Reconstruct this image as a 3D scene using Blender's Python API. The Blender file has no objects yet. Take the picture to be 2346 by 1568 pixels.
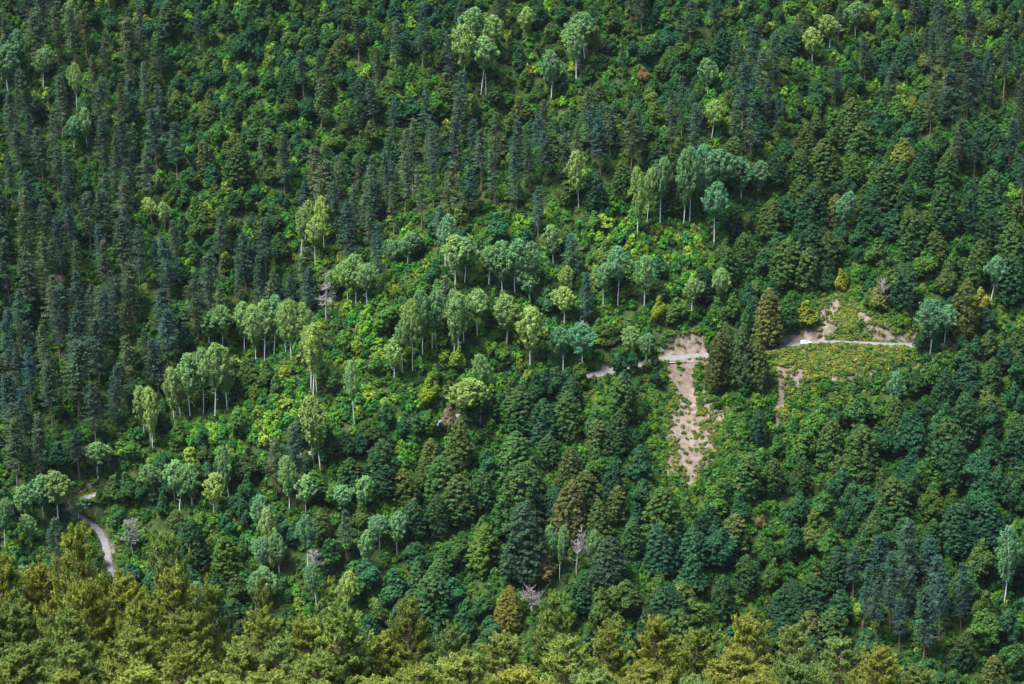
import bpy, math, random
import numpy as np
R_ = math.radians
random.seed(7)
rng = np.random.default_rng(7)
scene = bpy.context.scene
col = scene.collection

# ------------------------------------------------------------------ camera, sky, sun, exposure
CAMZ = 400.0
PITCH = R_(20.0)
FOCAL = 70.0
cam_d = bpy.data.cameras.new('camera'); cam_d.lens = FOCAL; cam_d.sensor_width = 36.0
cam_d.clip_start = 1.0; cam_d.clip_end = 8000.0
cam = bpy.data.objects.new('camera', cam_d); col.objects.link(cam)
cam.location = (0, 0, CAMZ); cam.rotation_euler = (math.pi/2 - PITCH, 0, 0)
scene.camera = cam

SUN_EL, SUN_AZ = 64.0, 205.0            # azimuth measured from +X, counter-clockwise, of the sun's place in the sky
sd = np.array([math.cos(R_(SUN_EL))*math.cos(R_(SUN_AZ)), math.cos(R_(SUN_EL))*math.sin(R_(SUN_AZ)), math.sin(R_(SUN_EL))])
world = bpy.data.worlds.new('World'); scene.world = world; world.use_nodes = True
wn = world.node_tree.nodes; wl = world.node_tree.links
sky = wn.new('ShaderNodeTexSky'); sky.sky_type = 'NISHITA'; sky.sun_disc = False
sky.sun_elevation = R_(SUN_EL)
sky.sun_rotation = math.atan2(sd[0], sd[1])
sky.altitude = 1200; sky.air_density = 1.0; sky.dust_density = 2.5; sky.ozone_density = 1.0
wl.new(sky.outputs[0], wn['Background'].inputs['Color'])
wn['Background'].inputs['Strength'].default_value = 0.096
sun_d = bpy.data.lights.new('sun', 'SUN'); sun_d.energy = 2.7; sun_d.angle = R_(25); sun_d.color = (1.0, 0.985, 0.95)
sun = bpy.data.objects.new('sun', sun_d); col.objects.link(sun)
sun.rotation_euler = (math.pi/2 - R_(SUN_EL), 0, math.atan2(sd[1], sd[0]) + math.pi/2)
sun.location = (0, 0, 900)
scene.view_settings.view_transform = 'Standard'; scene.view_settings.look = 'None'
scene.view_settings.exposure = 2.2; scene.view_settings.gamma = 1.0
scene.cycles.max_bounces = 6; scene.cycles.diffuse_bounces = 3; scene.cycles.transmission_bounces = 3
scene.cycles.transparent_max_bounces = 4; scene.cycles.glossy_bounces = 2

# ------------------------------------------------------------------ picture <-> place helpers (authoring only)
DW, DH = 2346.0, 1568.0
K = 36.0/FOCAL/DW
cp, sp = math.cos(PITCH), math.sin(PITCH)
def ray(dx, dy):
    dx = np.asarray(dx, float); dy = np.asarray(dy, float)
    tx = (dx-DW/2)*K; ty = -(dy-DH/2)*K
    return np.stack([tx, cp + ty*sp, -sp + ty*cp], -1)
def project(P):
    P = np.asarray(P, float); x = P[..., 0]; y = P[..., 1]; z = P[..., 2]-CAMZ
    f = y*cp - z*sp; u = y*sp + z*cp
    return x/f/K + DW/2, DH/2 - u/f/K, f

def hash2(i, j, s):
    n = (i*374761393 + j*668265263 + s*974711) & 0x7fffffff
    n = ((n ^ (n >> 13))*1274126177) & 0x7fffffff
    return ((n ^ (n >> 16)) & 0xffff)/65535.0
def noise2(x, y, s=0):
    x = np.asarray(x, float); y = np.asarray(y, float)
    i = np.floor(x).astype(np.int64); j = np.floor(y).astype(np.int64)
    fx = x-i; fy = y-j; fx = fx*fx*(3-2*fx); fy = fy*fy*(3-2*fy)
    a = hash2(i, j, s); b = hash2(i+1, j, s); c = hash2(i, j+1, s); d = hash2(i+1, j+1, s)
    return (a*(1-fx)+b*fx)*(1-fy) + (c*(1-fx)+d*fx)*fy
def fbm(x, y, s=0, o=4):
    v = 0; a = .5
    for k in range(o):
        v = v + a*noise2(x, y, s+k*17); x = x*2.03; y = y*2.03; a *= .5
    return v

# ------------------------------------------------------------------ the land: near slope, valley, far slope
def smax(a, b, k): return np.logaddexp(a/k, b/k)*k
def h_plain(x, y):
    near = -10 - 0.58*np.minimum(y, 165) - 0.74*np.maximum(y-165, 0)
    far = -267 + 0.62*(np.minimum(y, 1250)-733) + 0.05*np.maximum(y-1250, 0)
    return CAMZ + smax(near, far, 9.0)
def cast(dx, dy, hf, t0=420., t1=1500., n=720):
    d = ray(dx, dy).reshape(-1, 3); ts = np.linspace(t0, t1, n)
    X = d[:, None, :]*ts[None, :, None]
    below = X[..., 2] + CAMZ < hf(X[..., 0], X[..., 1])
    k = np.argmax(below, 1); k = np.maximum(k, 1)
    lo = ts[k-1]; hi = ts[k]
    for _ in range(12):
        m = (lo+hi)/2; P = d*m[:, None]
        b = P[:, 2]+CAMZ < hf(P[:, 0], P[:, 1])
        hi = np.where(b, m, hi); lo = np.where(b, lo, m)
    P = d*hi[:, None]; P[:, 2] += CAMZ
    return P
def polydist(x, y, pts):
    x = np.asarray(x, float); y = np.asarray(y, float); best = np.full(x.shape, 1e9)
    for a, b in zip(pts[:-1], pts[1:]):
        d = b-a; L = max(d@d, 1e-9)
        t = np.clip(((x-a[0])*d[0]+(y-a[1])*d[1])/L, 0, 1)
        best = np.minimum(best, np.hypot(x-a[0]-t*d[0], y-a[1]-t*d[1]))
    return best
def plan(pix): return cast([p[0] for p in pix], [p[1] for p in pix], h_plain)[:, :2]
relief = [  # (height, half width, line on the far slope)
    (-15, 26, plan([(250,1200),(430,930),(560,760),(640,600),(800,450),(930,340),(1180,260)])),
    (9, 24, plan([(330,1010),(520,930),(720,840),(900,760),(1100,640),(1300,500)])),
    (8, 20, plan([(660,540),(900,470),(1100,440),(1300,410),(1500,350),(1680,300),(1900,150)])),
    (-9, 22, plan([(1180,260),(1450,230),(1600,160)])),
    (-10, 26, plan([(1000,1350),(1120,1150),(1180,980),(1230,900)])),
    (-8, 20, plan([(1590,1250),(1575,1000),(1570,850)])),
    (-11, 26, plan([(1700,1500),(1850,1100),(1890,960)])),
    (-12, 28, plan([(1750,620),(1900,420),(1990,200),(2010,0)])),
    (-9, 24, plan([(200,700),(300,450),(420,200)])),
]
def h_base(x, y):
    h = h_plain(x, y)
    w = np.clip((y-560)/60, 0, 1)
    for a, s, pts in relief:
        h = h + w*a*np.exp(-(polydist(x, y, pts)/s)**2)
    h = h + w*0.16*np.maximum(-110-x, 0)
    h = h + w*(fbm(x/60, y/60, 3)-.5)*14 + (fbm(x/14, y/14, 9)-.5)*2.4
    return h

# dirt road: contours the far slope, falls to the west and doubles back in a bend
road_pix = [(2480,812),(2346,805),(2200,792),(2095,790),(2050,791),(2000,788),(1950,784),(1900,783),(1850,788),(1800,794),(1745,805),(1680,812),
            (1612,812),(1560,819),(1510,822),(1450,838),(1380,852),(1250,890),(1100,940),(880,1006),(620,1058),(420,1110),(280,1128),(205,1130),(165,1142),(152,1160),
            (165,1178),(200,1188),(222,1202),(238,1230),(246,1262),(250,1300),(262,1360),(300,1440)]
rp = cast([p[0] for p in road_pix], [p[1] for p in road_pix], h_base)
def resample(P, step):
    # Catmull-Rom then equal steps
    Q = np.vstack([2*P[0]-P[1], P, 2*P[-1]-P[-2]]); out = []
    for i in range(1, len(Q)-2):
        for t in np.linspace(0, 1, 14, endpoint=False):
            a, b, c, d = Q[i-1], Q[i], Q[i+1], Q[i+2]
            out.append(.5*(2*b+(c-a)*t+(2*a-5*b+4*c-d)*t*t+(3*b-a-3*c+d)*t**3))
    out.append(P[-1]); out = np.array(out)
    s = np.r_[0, np.cumsum(np.linalg.norm(np.diff(out[:, :2], axis=0), axis=1))]
    u = np.arange(0, s[-1], step)
    return np.stack([np.interp(u, s, out[:, k]) for k in range(3)], -1)
road = resample(rp, 2.5)
for _ in range(25):
    road[1:-1, 2] = .25*road[:-2, 2] + .5*road[1:-1, 2] + .25*road[2:, 2]
for _ in range(3):
    road[1:-1, :2] = .25*road[:-2, :2] + .5*road[1:-1, :2] + .25*road[2:, :2]
def road_near(x, y):
    x = np.ravel(x); y = np.ravel(y); D = np.full(x.shape, 1e9); Z = np.zeros(x.shape)
    ok = (y > 560) & (y < 960)
    xs, ys = x[ok], y[ok]; bd = np.full(xs.shape, 1e9); bz = np.zeros(xs.shape)
    for k in range(len(road)-1):
        a = road[k]; d = road[k+1]-a; L = d[0]**2+d[1]**2
        t = np.clip(((xs-a[0])*d[0]+(ys-a[1])*d[1])/L, 0, 1)
        q = np.hypot(xs-a[0]-t*d[0], ys-a[1]-t*d[1])
        m = q < bd; bd[m] = q[m]; bz[m] = (a[2]+t*d[2])[m]
    D[ok] = bd; Z[ok] = bz
    return D, Z
HALF = 2.9
def h_final(x, y):
    sh = np.shape(x); h = np.ravel(h_base(x, y)).astype(float)
    D, Z = road_near(x, y)
    e = np.maximum(D-HALF-.5, 0)
    cut = Z-.18 + e*1.7; fill = Z-.18 - e*1.05
    return np.clip(h, fill, cut).reshape(sh)

# ------------------------------------------------------------------ picture masks used to decide what grows where
MS = 4
gx, gy = np.meshgrid((np.arange(int(DW/MS)+1)+.5)*MS, (np.arange(int(DH/MS)+1)+.5)*MS)
def inpoly(x, y, poly):
    x = np.asarray(x, float); y = np.asarray(y, float); r = np.zeros(x.shape, bool); n = len(poly)
    for i in range(n):
        x0, y0 = poly[i]; x1, y1 = poly[(i+1) % n]
        if y0 == y1: continue
        c = ((y0 > y) != (y1 > y)) & (x < (x1-x0)*(y-y0)/(y1-y0)+x0)
        r ^= c
    return r
SCAR = [(1512,818),(1522,800),(1545,770),(1580,760),(1612,768),(1612,815),(1600,825),(1588,862),(1596,900),(1630,935),(1652,950),(1650,1000),(1640,1040),
        (1612,1065),(1598,1100),(1572,1100),(1550,1085),(1520,1092),(1528,1010),(1518,940),(1538,880),(1528,828)]
BANK = [(1750,803),(1768,776),(1832,758),(1878,712),(1900,690),(1930,662),(1965,700),(1985,722),(2030,748),(2092,762),(2085,792),(2055,842),(2000,848),(1930,862),
        (1860,872),(1815,885),(1800,960),(1785,960),(1775,890),(1768,828)]
TRACK = [(145,1130),(185,1118),(215,1112),(215,1128),(168,1150),(160,1168),(146,1160)]
TRACK2 = [(197,1182),(213,1184),(234,1206),(247,1245),(251,1288),(245,1296),(238,1250),(224,1212),(202,1194)]
SPOT1 = [(874,1004),(874,1000),(888,998),(888,1002)]
SPOT2 = [(1366,852),(1370,842),(1395,836),(1396,848)]
vis = np.zeros(gx.shape, bool)
for poly in (SCAR, BANK, TRACK, TRACK2, SPOT1, SPOT2): vis |= inpoly(gx, gy, poly)
def maskat(m, dx, dy):
    i = np.clip((np.asarray(dy)/MS).astype(int), 0, m.shape[0]-1); j = np.clip((np.asarray(dx)/MS).astype(int), 0, m.shape[1]-1)
    ok = (np.asarray(dx) >= 0) & (np.asarray(dx) < DW) & (np.asarray(dy) >= 0) & (np.asarray(dy) < DH)
    return m[i, j] & ok

# ------------------------------------------------------------------ materials
def new_mat(name):
    m = bpy.data.materials.new(name); m.use_nodes = True
    nt = m.node_tree
    return m, nt.nodes, nt.links, nt.nodes['Principled BSDF'], nt.nodes['Material Output']
def foliage_mat(name, transl=.28, rough=.6, spec=.07):
    m, N, L, bs, out = new_mat(name)
    a = N.new('ShaderNodeAttribute'); a.attribute_type = 'INSTANCER'; a.attribute_name = 'tree_color'
    t = N.new('ShaderNodeAttribute'); t.attribute_type = 'GEOMETRY'; t.attribute_name = 'tint'
    mr = N.new('ShaderNodeMapRange'); mr.inputs['To Min'].default_value = .58; mr.inputs['To Max'].default_value = 1.42
    L.new(t.outputs['Fac'], mr.inputs['Value'])
    mul = N.new('ShaderNodeMix'); mul.data_type = 'RGBA'; mul.blend_type = 'MULTIPLY'; mul.inputs[0].default_value = 1
    L.new(a.outputs['Color'], mul.inputs[6]); L.new(mr.outputs[0], mul.inputs[7])
    # ripe seed clusters and turning leaves on some clumps
    tp = N.new('ShaderNodeAttribute'); tp.attribute_type = 'GEOMETRY'; tp.attribute_name = 'ripe'
    amt = N.new('ShaderNodeMath'); amt.operation = 'MULTIPLY'; L.new(tp.outputs['Fac'], amt.inputs[0]); L.new(a.outputs['Alpha'], amt.inputs[1])
    mix = N.new('ShaderNodeMix'); mix.data_type = 'RGBA'; L.new(amt.outputs[0], mix.inputs[0])
    L.new(mul.outputs[2], mix.inputs[6]); mix.inputs[7].default_value = (.155, .142, .040, 1)
    L.new(mix.outputs[2], bs.inputs['Base Color'])
    bs.inputs['Roughness'].default_value = rough; bs.inputs['Specular IOR Level'].default_value = spec
    tr = N.new('ShaderNodeBsdfTranslucent')
    gm = N.new('ShaderNodeMix'); gm.data_type = 'RGBA'; gm.blend_type = 'MULTIPLY'; gm.inputs[0].default_value = 1
    L.new(mix.outputs[2], gm.inputs[6]); gm.inputs[7].default_value = (1.25, 1.2, .6, 1); L.new(gm.outputs[2], tr.inputs[0])
    ms = N.new('ShaderNodeMixShader'); ms.inputs[0].default_value = transl
    L.new(bs.outputs[0], ms.inputs[1]); L.new(tr.outputs[0], ms.inputs[2]); L.new(ms.outputs[0], out.inputs[0])
    return m
def noise_mat(name, c1, c2, scale, rough=.85, detail=5, bump=0.0, stretch=None):
    m, N, L, bs, out = new_mat(name)
    tc = N.new('ShaderNodeTexCoord'); mp = N.new('ShaderNodeMapping'); L.new(tc.outputs['Object'], mp.inputs[0])
    if stretch: mp.inputs['Scale'].default_value = stretch
    n = N.new('ShaderNodeTexNoise'); n.inputs['Scale'].default_value = scale; n.inputs['Detail'].default_value = detail
    L.new(mp.outputs[0], n.inputs['Vector'])
    r = N.new('ShaderNodeValToRGB'); r.color_ramp.elements[0].position = .35; r.color_ramp.elements[1].position = .65
    r.color_ramp.elements[0].color = (*c1, 1); r.color_ramp.elements[1].color = (*c2, 1)
    L.new(n.outputs[0], r.inputs[0]); L.new(r.outputs[0], bs.inputs['Base Color']); bs.inputs['Roughness'].default_value = rough
    bs.inputs['Specular IOR Level'].default_value = .2
    if bump:
        b = N.new('ShaderNodeBump'); b.inputs['Strength'].default_value = 1; b.inputs['Distance'].default_value = bump
        L.new(n.outputs[0], b.inputs['Height']); L.new(b.outputs[0], bs.inputs['Normal'])
    return m
M_leaf = foliage_mat('leaf')
M_needle = foliage_mat('needle', transl=.2, rough=.6, spec=.07)
M_bark_pine = noise_mat('pine_bark', (.13, .085, .066), (.28, .18, .14), 1.6, stretch=(1, 1, .25))
M_bark_white = noise_mat('white_bark', (.48, .47, .44), (.80, .79, .75), 1.1, stretch=(1, 1, .5))
M_bark = noise_mat('grey_bark', (.07, .06, .05), (.15, .13, .11), 1.5, stretch=(1, 1, .3))
M_dead = noise_mat('dead_wood', (.18, .155, .15), (.36, .32, .31), 1.2, stretch=(1, 1, .3))
M_road = noise_mat('gravel', (.115, .104, .104), (.185, .168, .166), .9, detail=8)

def ground_mat():
    m, N, L, bs, out = new_mat('forest_ground')
    tc = N.new('ShaderNodeTexCoord')
    def noise(s, d=6):
        n = N.new('ShaderNodeTexNoise'); n.inputs['Scale'].default_value = s; n.inputs['Detail'].default_value = d; L.new(tc.outputs['Object'], n.inputs['Vector']); return n
    def ramp(src, stops):
        r = N.new('ShaderNodeValToRGB'); e = r.color_ramp.elements
        while len(e) < len(stops): e.new(.5)
        for k, (p, c) in enumerate(stops): e[k].position = p; e[k].color = (*c, 1)
        L.new(src, r.inputs[0]); return r
    n1 = noise(.35); n2 = noise(.3, 9); n3 = noise(.5, 9)
    green = ramp(n1.outputs[0], [(.3, (.014, .024, .008)), (.5, (.028, .048, .012)), (.7, (.055, .075, .016))])
    soil = ramp(n3.outputs[0], [(.25, (.075, .057, .042)), (.5, (.138, .106, .082)), (.75, (.205, .164, .132))])
    at = N.new('ShaderNodeAttribute'); at.attribute_name = 'soil'
    ad = N.new('ShaderNodeMath'); ad.operation = 'ADD'; L.new(at.outputs['Fac'], ad.inputs[0])
    sb = N.new('ShaderNodeMath'); sb.operation = 'MULTIPLY_ADD'; L.new(n2.outputs[0], sb.inputs[0]); sb.inputs[1].default_value = 1.3; sb.inputs[2].default_value = -.65
    L.new(sb.outputs[0], ad.inputs[1])
    st = N.new('ShaderNodeMapRange'); st.inputs['From Min'].default_value = .30; st.inputs['From Max'].default_value = .58; L.new(ad.outputs[0], st.inputs[0])
    mx = N.new('ShaderNodeMix'); mx.data_type = 'RGBA'; L.new(st.outputs[0], mx.inputs[0]); L.new(green.outputs[0], mx.inputs[6]); L.new(soil.outputs[0], mx.inputs[7])
    L.new(mx.outputs[2], bs.inputs['Base Color']); bs.inputs['Roughness'].default_value = .95; bs.inputs['Specular IOR Level'].default_value = .1
    b = N.new('ShaderNodeBump'); b.inputs['Distance'].default_value = .2; L.new(n3.outputs[0], b.inputs['Height']); L.new(b.outputs[0], bs.inputs['Normal'])
    return m
M_ground = ground_mat()

# ------------------------------------------------------------------ mesh helper
def build_mesh(name, parts, smooth=False):
    """parts: list of (verts, quads, material, tint per face, ripe per face)"""
    me = bpy.data.meshes.new(name); V = []; F = []; MI = []; T = []; RP = []; off = 0; mats = []
    for v, q, mat, t, r in parts:
        if mat not in mats: mats.append(mat)
        V.append(v); F.append(q+off); MI.append(np.full(len(q), mats.index(mat), np.int32)); off += len(v)
        T.append(np.zeros(len(q)) if t is None else t); RP.append(np.zeros(len(q)) if r is None else r)
    V = np.concatenate(V).astype(np.float32); F = np.concatenate(F).astype(np.int32); n = len(F)
    me.vertices.add(len(V)); me.vertices.foreach_set('co', V.ravel())
    me.loops.add(n*4); me.loops.foreach_set('vertex_index', F.ravel())
    me.polygons.add(n); me.polygons.foreach_set('loop_start', np.arange(n, dtype=np.int32)*4)
    me.polygons.foreach_set('material_index', np.concatenate(MI))
    if smooth: me.polygons.foreach_set('use_smooth', np.ones(n, bool))
    for mat in mats: me.materials.append(mat)
    for nm, arr in (('tint', T), ('ripe', RP)):
        at = me.attributes.new(nm, 'FLOAT', 'FACE'); at.data.foreach_set('value', np.concatenate(arr).astype(np.float32))
    me.update(calc_edges=True)
    return me
def tag(o, label=None, cat=None, group=None, kind=None):
    if label: o['label'] = label
    if cat: o['category'] = cat
    if group: o['group'] = group
    if kind: o['kind'] = kind
    return o
def link(name, me, parent=None):
    o = bpy.data.objects.new(name, me); col.objects.link(o)
    if parent: o.parent = parent
    return o

# ------------------------------------------------------------------ terrain sheet
def axis(a, b, step, lo, hi):
    v = list(np.arange(a, b+.01, step)); s = step
    while v[-1] < hi: s *= 1.22; v.append(v[-1]+s)
    s = step; w = []; p = v[0]
    while p > lo: s *= 1.22; p -= s; w.append(p)
    return np.array(w[::-1]+v)
ax = axis(-280, 280, 1.7, -3000, 3000); ay = axis(590, 930, 1.4, -300, 4000)
GX, GY = np.meshgrid(ax, ay)
GZ = h_final(GX, GY)
px, py, pf = project(np.stack([GX, GY, GZ], -1))
soil = np.zeros(GX.shape)
jx = px + (fbm(GX/5, GY/5, 31)-.5)*26; jy = py + (fbm(GX/5, GY/5, 47)-.5)*26
far_ok = (GY > 560) & (GY < 960)
def paint(poly, val):
    global soil
    soil = np.maximum(soil, np.where(inpoly(jx, jy, poly) & far_ok, val, 0))
paint([(1508,824),(1518,796),(1543,760),(1580,750),(1622,762),(1624,826),(1604,834),(1596,870),(1600,905),(1604,960),(1610,1010),(1612,1060),(1604,1112),(1566,1110),(1560,1040),(1548,980),(1544,900),(1530,850),(1522,826)], 1.2)
paint([(1606,880),(1650,935),(1652,1000),(1625,1060),(1600,1080),(1612,1010),(1610,950)], .95)
paint([(1520,1090),(1530,990),(1550,880),(1562,960),(1556,1090)], .8)
paint([(1575,1100),(1592,1100),(1592,1290),(1578,1290)], .5)
paint([(1745,803),(1765,762),(1835,742),(1878,690),(1925,672),(1920,740),(1895,776),(1830,795)], 1.25)
paint([(1950,705),(1985,708),(2015,738),(2060,752),(2105,745),(2100,782),(2040,784),(1990,772)], 1.2)
paint([(1775,835),(1840,838),(1850,872),(1800,905),(1792,985),(1780,985),(1775,900)], 1.05)
paint([(1850,845),(2060,820),(2050,855),(1900,880)], .5)
paint([(130,1130),(215,1106),(218,1128),(165,1160),(150,1180),(140,1150)], .9)
paint([(185,1178),(215,1180),(245,1205),(266,1260),(262,1330),(240,1330),(228,1240),(195,1200)], .45)
paint([(855,1012),(858,995),(902,989),(906,1008)], .9); paint([(1362,856),(1366,838),(1398,832),(1400,852)], .9)
paint([(2310,300),(2346,280),(2346,440),(2310,430)], .55); paint([(1890,-5),(1960,-5),(1930,15),(1890,10)], .7)
paint([(110,560),(150,600),(175,770),(120,760)], .45); paint([(930,445),(1010,430),(1000,470),(940,475)], .5)
paint([(1640,310),(1740,320),(1720,350),(1650,345)], .45)
soil += (soil > 0)*(fbm(GX/3, GY/3, 77)-.5)*.35
GZ = GZ + (soil > .4)*(fbm(GX/4., GY/9., 5)-.5)*1.6*np.clip((soil-.4)*4, 0, 1)*(road_near(GX, GY)[0].reshape(GX.shape) > 4.5)
ny, nx = GX.shape
idx = np.arange(nx*ny).reshape(ny, nx)
Q = np.stack([idx[:-1, :-1], idx[:-1, 1:], idx[1:, 1:], idx[1:, :-1]], -1).reshape(-1, 4)
tm = build_mesh('hillside_terrain', [(np.stack([GX, GY, GZ], -1).reshape(-1, 3), Q, M_ground, None, None)], smooth=True)
sa = tm.attributes.new('soil', 'FLOAT', 'POINT'); sa.data.foreach_set('value', soil.ravel().astype(np.float32))
terrain = tag(link('hillside_terrain', tm), 'steep wooded valley sides with bare soil patches', None, None, 'structure')

def ground(x, y): return h_final(np.atleast_1d(np.asarray(x, float)), np.atleast_1d(np.asarray(y, float)))
# road ribbon with slight crown and two wheel tracks
tg = np.gradient(road[:, :2], axis=0); tg /= np.linalg.norm(tg, axis=1)[:, None]
nrm = np.stack([-tg[:, 1], tg[:, 0]], -1)
offs = np.array([-2.75, -2.5, -1.5, -1.1, -.6, 0, .6, 1.1, 1.5, 2.5, 2.75]); hz = np.array([-.35, .0, -.02, -.02, .04, .06, .04, -.02, -.02, .0, -.35])
narrow = np.where((np.arange(len(road)) > np.argmin(np.hypot(*(road[:, :2]-rp[25, :2]).T))), .5, 1.)[:, None]
wob = (fbm(np.arange(len(road))/4., np.zeros(len(road)), 5)-.5)*.7
RV = np.stack([road[:, 0][:, None]+nrm[:, 0][:, None]*offs*narrow*(1+.25*wob[:, None]), road[:, 1][:, None]+nrm[:, 1][:, None]*offs*narrow*(1+.25*wob[:, None]), road[:, 2][:, None]+hz[None]+.02*rng.standard_normal((len(road), 11))], -1)
ri = np.arange(len(road)*11).reshape(-1, 11)
RQ = np.stack([ri[:-1, :-1], ri[1:, :-1], ri[1:, 1:], ri[:-1, 1:]], -1).reshape(-1, 4)
tag(link('dirt_road', build_mesh('dirt_road', [(RV.reshape(-1, 3), RQ, M_road, None, None)], smooth=True)), 'narrow grey gravel road cut into the wooded slope', None, None, 'structure')

# ------------------------------------------------------------------ tree shapes
def unit(v): return v/np.maximum(np.linalg.norm(v, axis=-1, keepdims=True), 1e-9)
def leaves(P, Nn, a, b, mat, tint, ripe=None, tangent=None):
    n = len(P)
    if tangent is None: tangent = rng.standard_normal((n, 3))
    T = unit(tangent - Nn*np.sum(tangent*Nn, 1, keepdims=True)); B = np.cross(Nn, T)
    a = np.broadcast_to(np.asarray(a, float), (n,))[:, None]; b = np.broadcast_to(np.asarray(b, float), (n,))[:, None]
    V = np.stack([P-T*a, P-B*b+T*a*.15, P+T*a, P+B*b+T*a*.15], 1).reshape(-1, 3)
    return V, np.arange(n*4).reshape(n, 4), mat, tint, ripe
def tube(pts, rad, sides=6):
    pts = np.asarray(pts, float); rad = np.asarray(rad, float); n = len(pts)
    tg = unit(np.gradient(pts, axis=0)); ref = np.array([0.31, 0.95, 0.05])
    if abs(tg[0]@ref) > .9: ref = np.array([1., 0, 0])
    u = unit(np.cross(tg, ref)); v = np.cross(tg, u)
    an = np.arange(sides)/sides*2*math.pi
    V = pts[:, None]+rad[:, None, None]*(u[:, None]*np.cos(an)[None, :, None]+v[:, None]*np.sin(an)[None, :, None])
    ii = np.arange(n*sides).reshape(n, sides); jj = np.roll(ii, -1, 1)
    Q = np.stack([ii[:-1], jj[:-1], jj[1:], ii[1:]], -1).reshape(-1, 4)
    return V.reshape(-1, 3), Q
def tubes(lst, mat):
    V = []; Q = []; o = 0
    for p, r, s in lst:
        v, q = tube(p, r, s); V.append(v); Q.append(q+o); o += len(v)
    return np.concatenate(V), np.concatenate(Q), mat, None, None
def trunk_line(H, lean=.4, n=7, base=-1.2):
    z = np.linspace(base, H, n); a = rng.uniform(0, 6.28); b = rng.uniform(0, 6.28)
    w = np.clip(z/H, 0, 1)
    x = lean*np.cos(a)*w**1.5 + .25*lean*np.sin(w*5+b); y = lean*np.sin(a)*w**1.5 + .25*lean*np.cos(w*4+b)
    return np.stack([x-x[0], y-y[0], z], -1)
def at_h(line, z): return np.stack([np.interp(z, line[:, 2], line[:, k]) for k in range(2)], -1)
def limb_list(line, H, ends, r0):
    out = []
    for e in ends:
        zb = max(e[2]-np.hypot(e[0], e[1])*.9-.3, H*.12); b = np.array([*at_h(line, zb), zb])
        m = (b+e)/2 + np.array([0, 0, -.15*np.hypot(*e[:2])]); out.append((np.array([b, m, e]), np.array([r0, r0*.65, r0*.25]), 4))
    return out
def clump_leaves(C, Cr, outward, nl, squash, la, lb, mat, tint, ripe, up=.35, jit=.55, tang=None, droop=.25):
    n = len(C); d = unit(rng.standard_normal((n, nl, 3)) + .55*outward[:, None] + np.array([0, 0, .35]))
    rad = Cr[:, None, None]*(rng.uniform(.55, 1.05, (n, nl, 1)))
    P = C[:, None] + d*rad*np.asarray(squash)
    P[..., 2] -= droop*Cr[:, None]*(d[..., 0]**2+d[..., 1]**2)
    Nn = unit(d + .3*outward[:, None] + np.array([0, 0, up]) + jit*rng.standard_normal((n, nl, 3)))
    s = rng.uniform(.7, 1.3, n*nl)
    tt = np.clip(np.repeat(tint, nl) + rng.normal(0, .16, n*nl), 0, 1); rr = np.clip(np.repeat(ripe, nl)*rng.uniform(.2, 1.2, n*nl), 0, 1)
    tg = None if tang is None else np.tile(tang, (n*nl, 1)) + .5*rng.standard_normal((n*nl, 3))
    return leaves(P.reshape(-1, 3), Nn.reshape(-1, 3), la*s, lb*s, mat, tt, rr, tg)

def make_lime():       # tall layered broadleaf, conical dome made of several leaders
    H = rng.uniform(18, 21); R = rng.uniform(4.2, 5.0); line = trunk_line(H*.92, .5)
    lead = [(0., 0., 1., .84)]
    for k in range(rng.integers(3, 7)):
        a = rng.uniform(0, 6.28); q = rng.uniform(.35, .6)*R; lead.append((q*math.cos(a), q*math.sin(a), rng.uniform(.55, .93), rng.uniform(.38, .62)))
    C = []; Cr = []; O = []; tz = []
    for li, (lx, ly, hf, rf) in enumerate(lead):
        nb = 170 if li == 0 else 72
        t = (np.arange(nb)+rng.uniform(0, 1, nb))/nb; t = t**1.15
        prof = R*rf*np.maximum(1-t**2.8, 0)**.75*(.6+.4*np.minimum(1, t/.2))
        a = np.arange(nb)*2.39996+rng.uniform(-.5, .5, nb); rho = rng.uniform(.62, 1.05, nb)
        ring = .5+.5*np.sin(t*(18 if li == 0 else 11)+li)   # boughs bunch into tiers
        rho = rho*(.92+.1*ring)
        z0 = 1.6; z = z0+(H*hf-z0)*t
        C.append(np.stack([lx*(1-.35*t)+np.cos(a)*prof*rho, ly*(1-.35*t)+np.sin(a)*prof*rho, z-.1*prof], -1))
        Cr.append(rng.uniform(.45, .98, nb)*(1-.35*t)*(R/4.6)); O.append(np.stack([np.cos(a), np.sin(a), .25+t*.5], -1)); tz.append(z/H)
    C = np.concatenate(C); Cr = np.concatenate(Cr); O = unit(np.concatenate(O)); tz = np.concatenate(tz)
    tint = np.clip(rng.normal(.45, .17, len(C)), 0, 1)
    ripe = (rng.uniform(0, 1, len(C)) < .16+.6*np.clip((tz-.4)/.5, 0, 1))*rng.uniform(.5, 1, len(C))
    crown = clump_leaves(C, Cr, O, 24, (1.2, 1.2, .6), .29, .20, M_leaf, tint, ripe, up=.5, jit=.5, droop=.45)
    tr = [(line, np.linspace(.36, .06, len(line)), 6)] + limb_list(line, H, C[rng.choice(len(C), 16, False)], .11)
    return [crown], [tubes(tr, M_bark)], H, R

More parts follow.
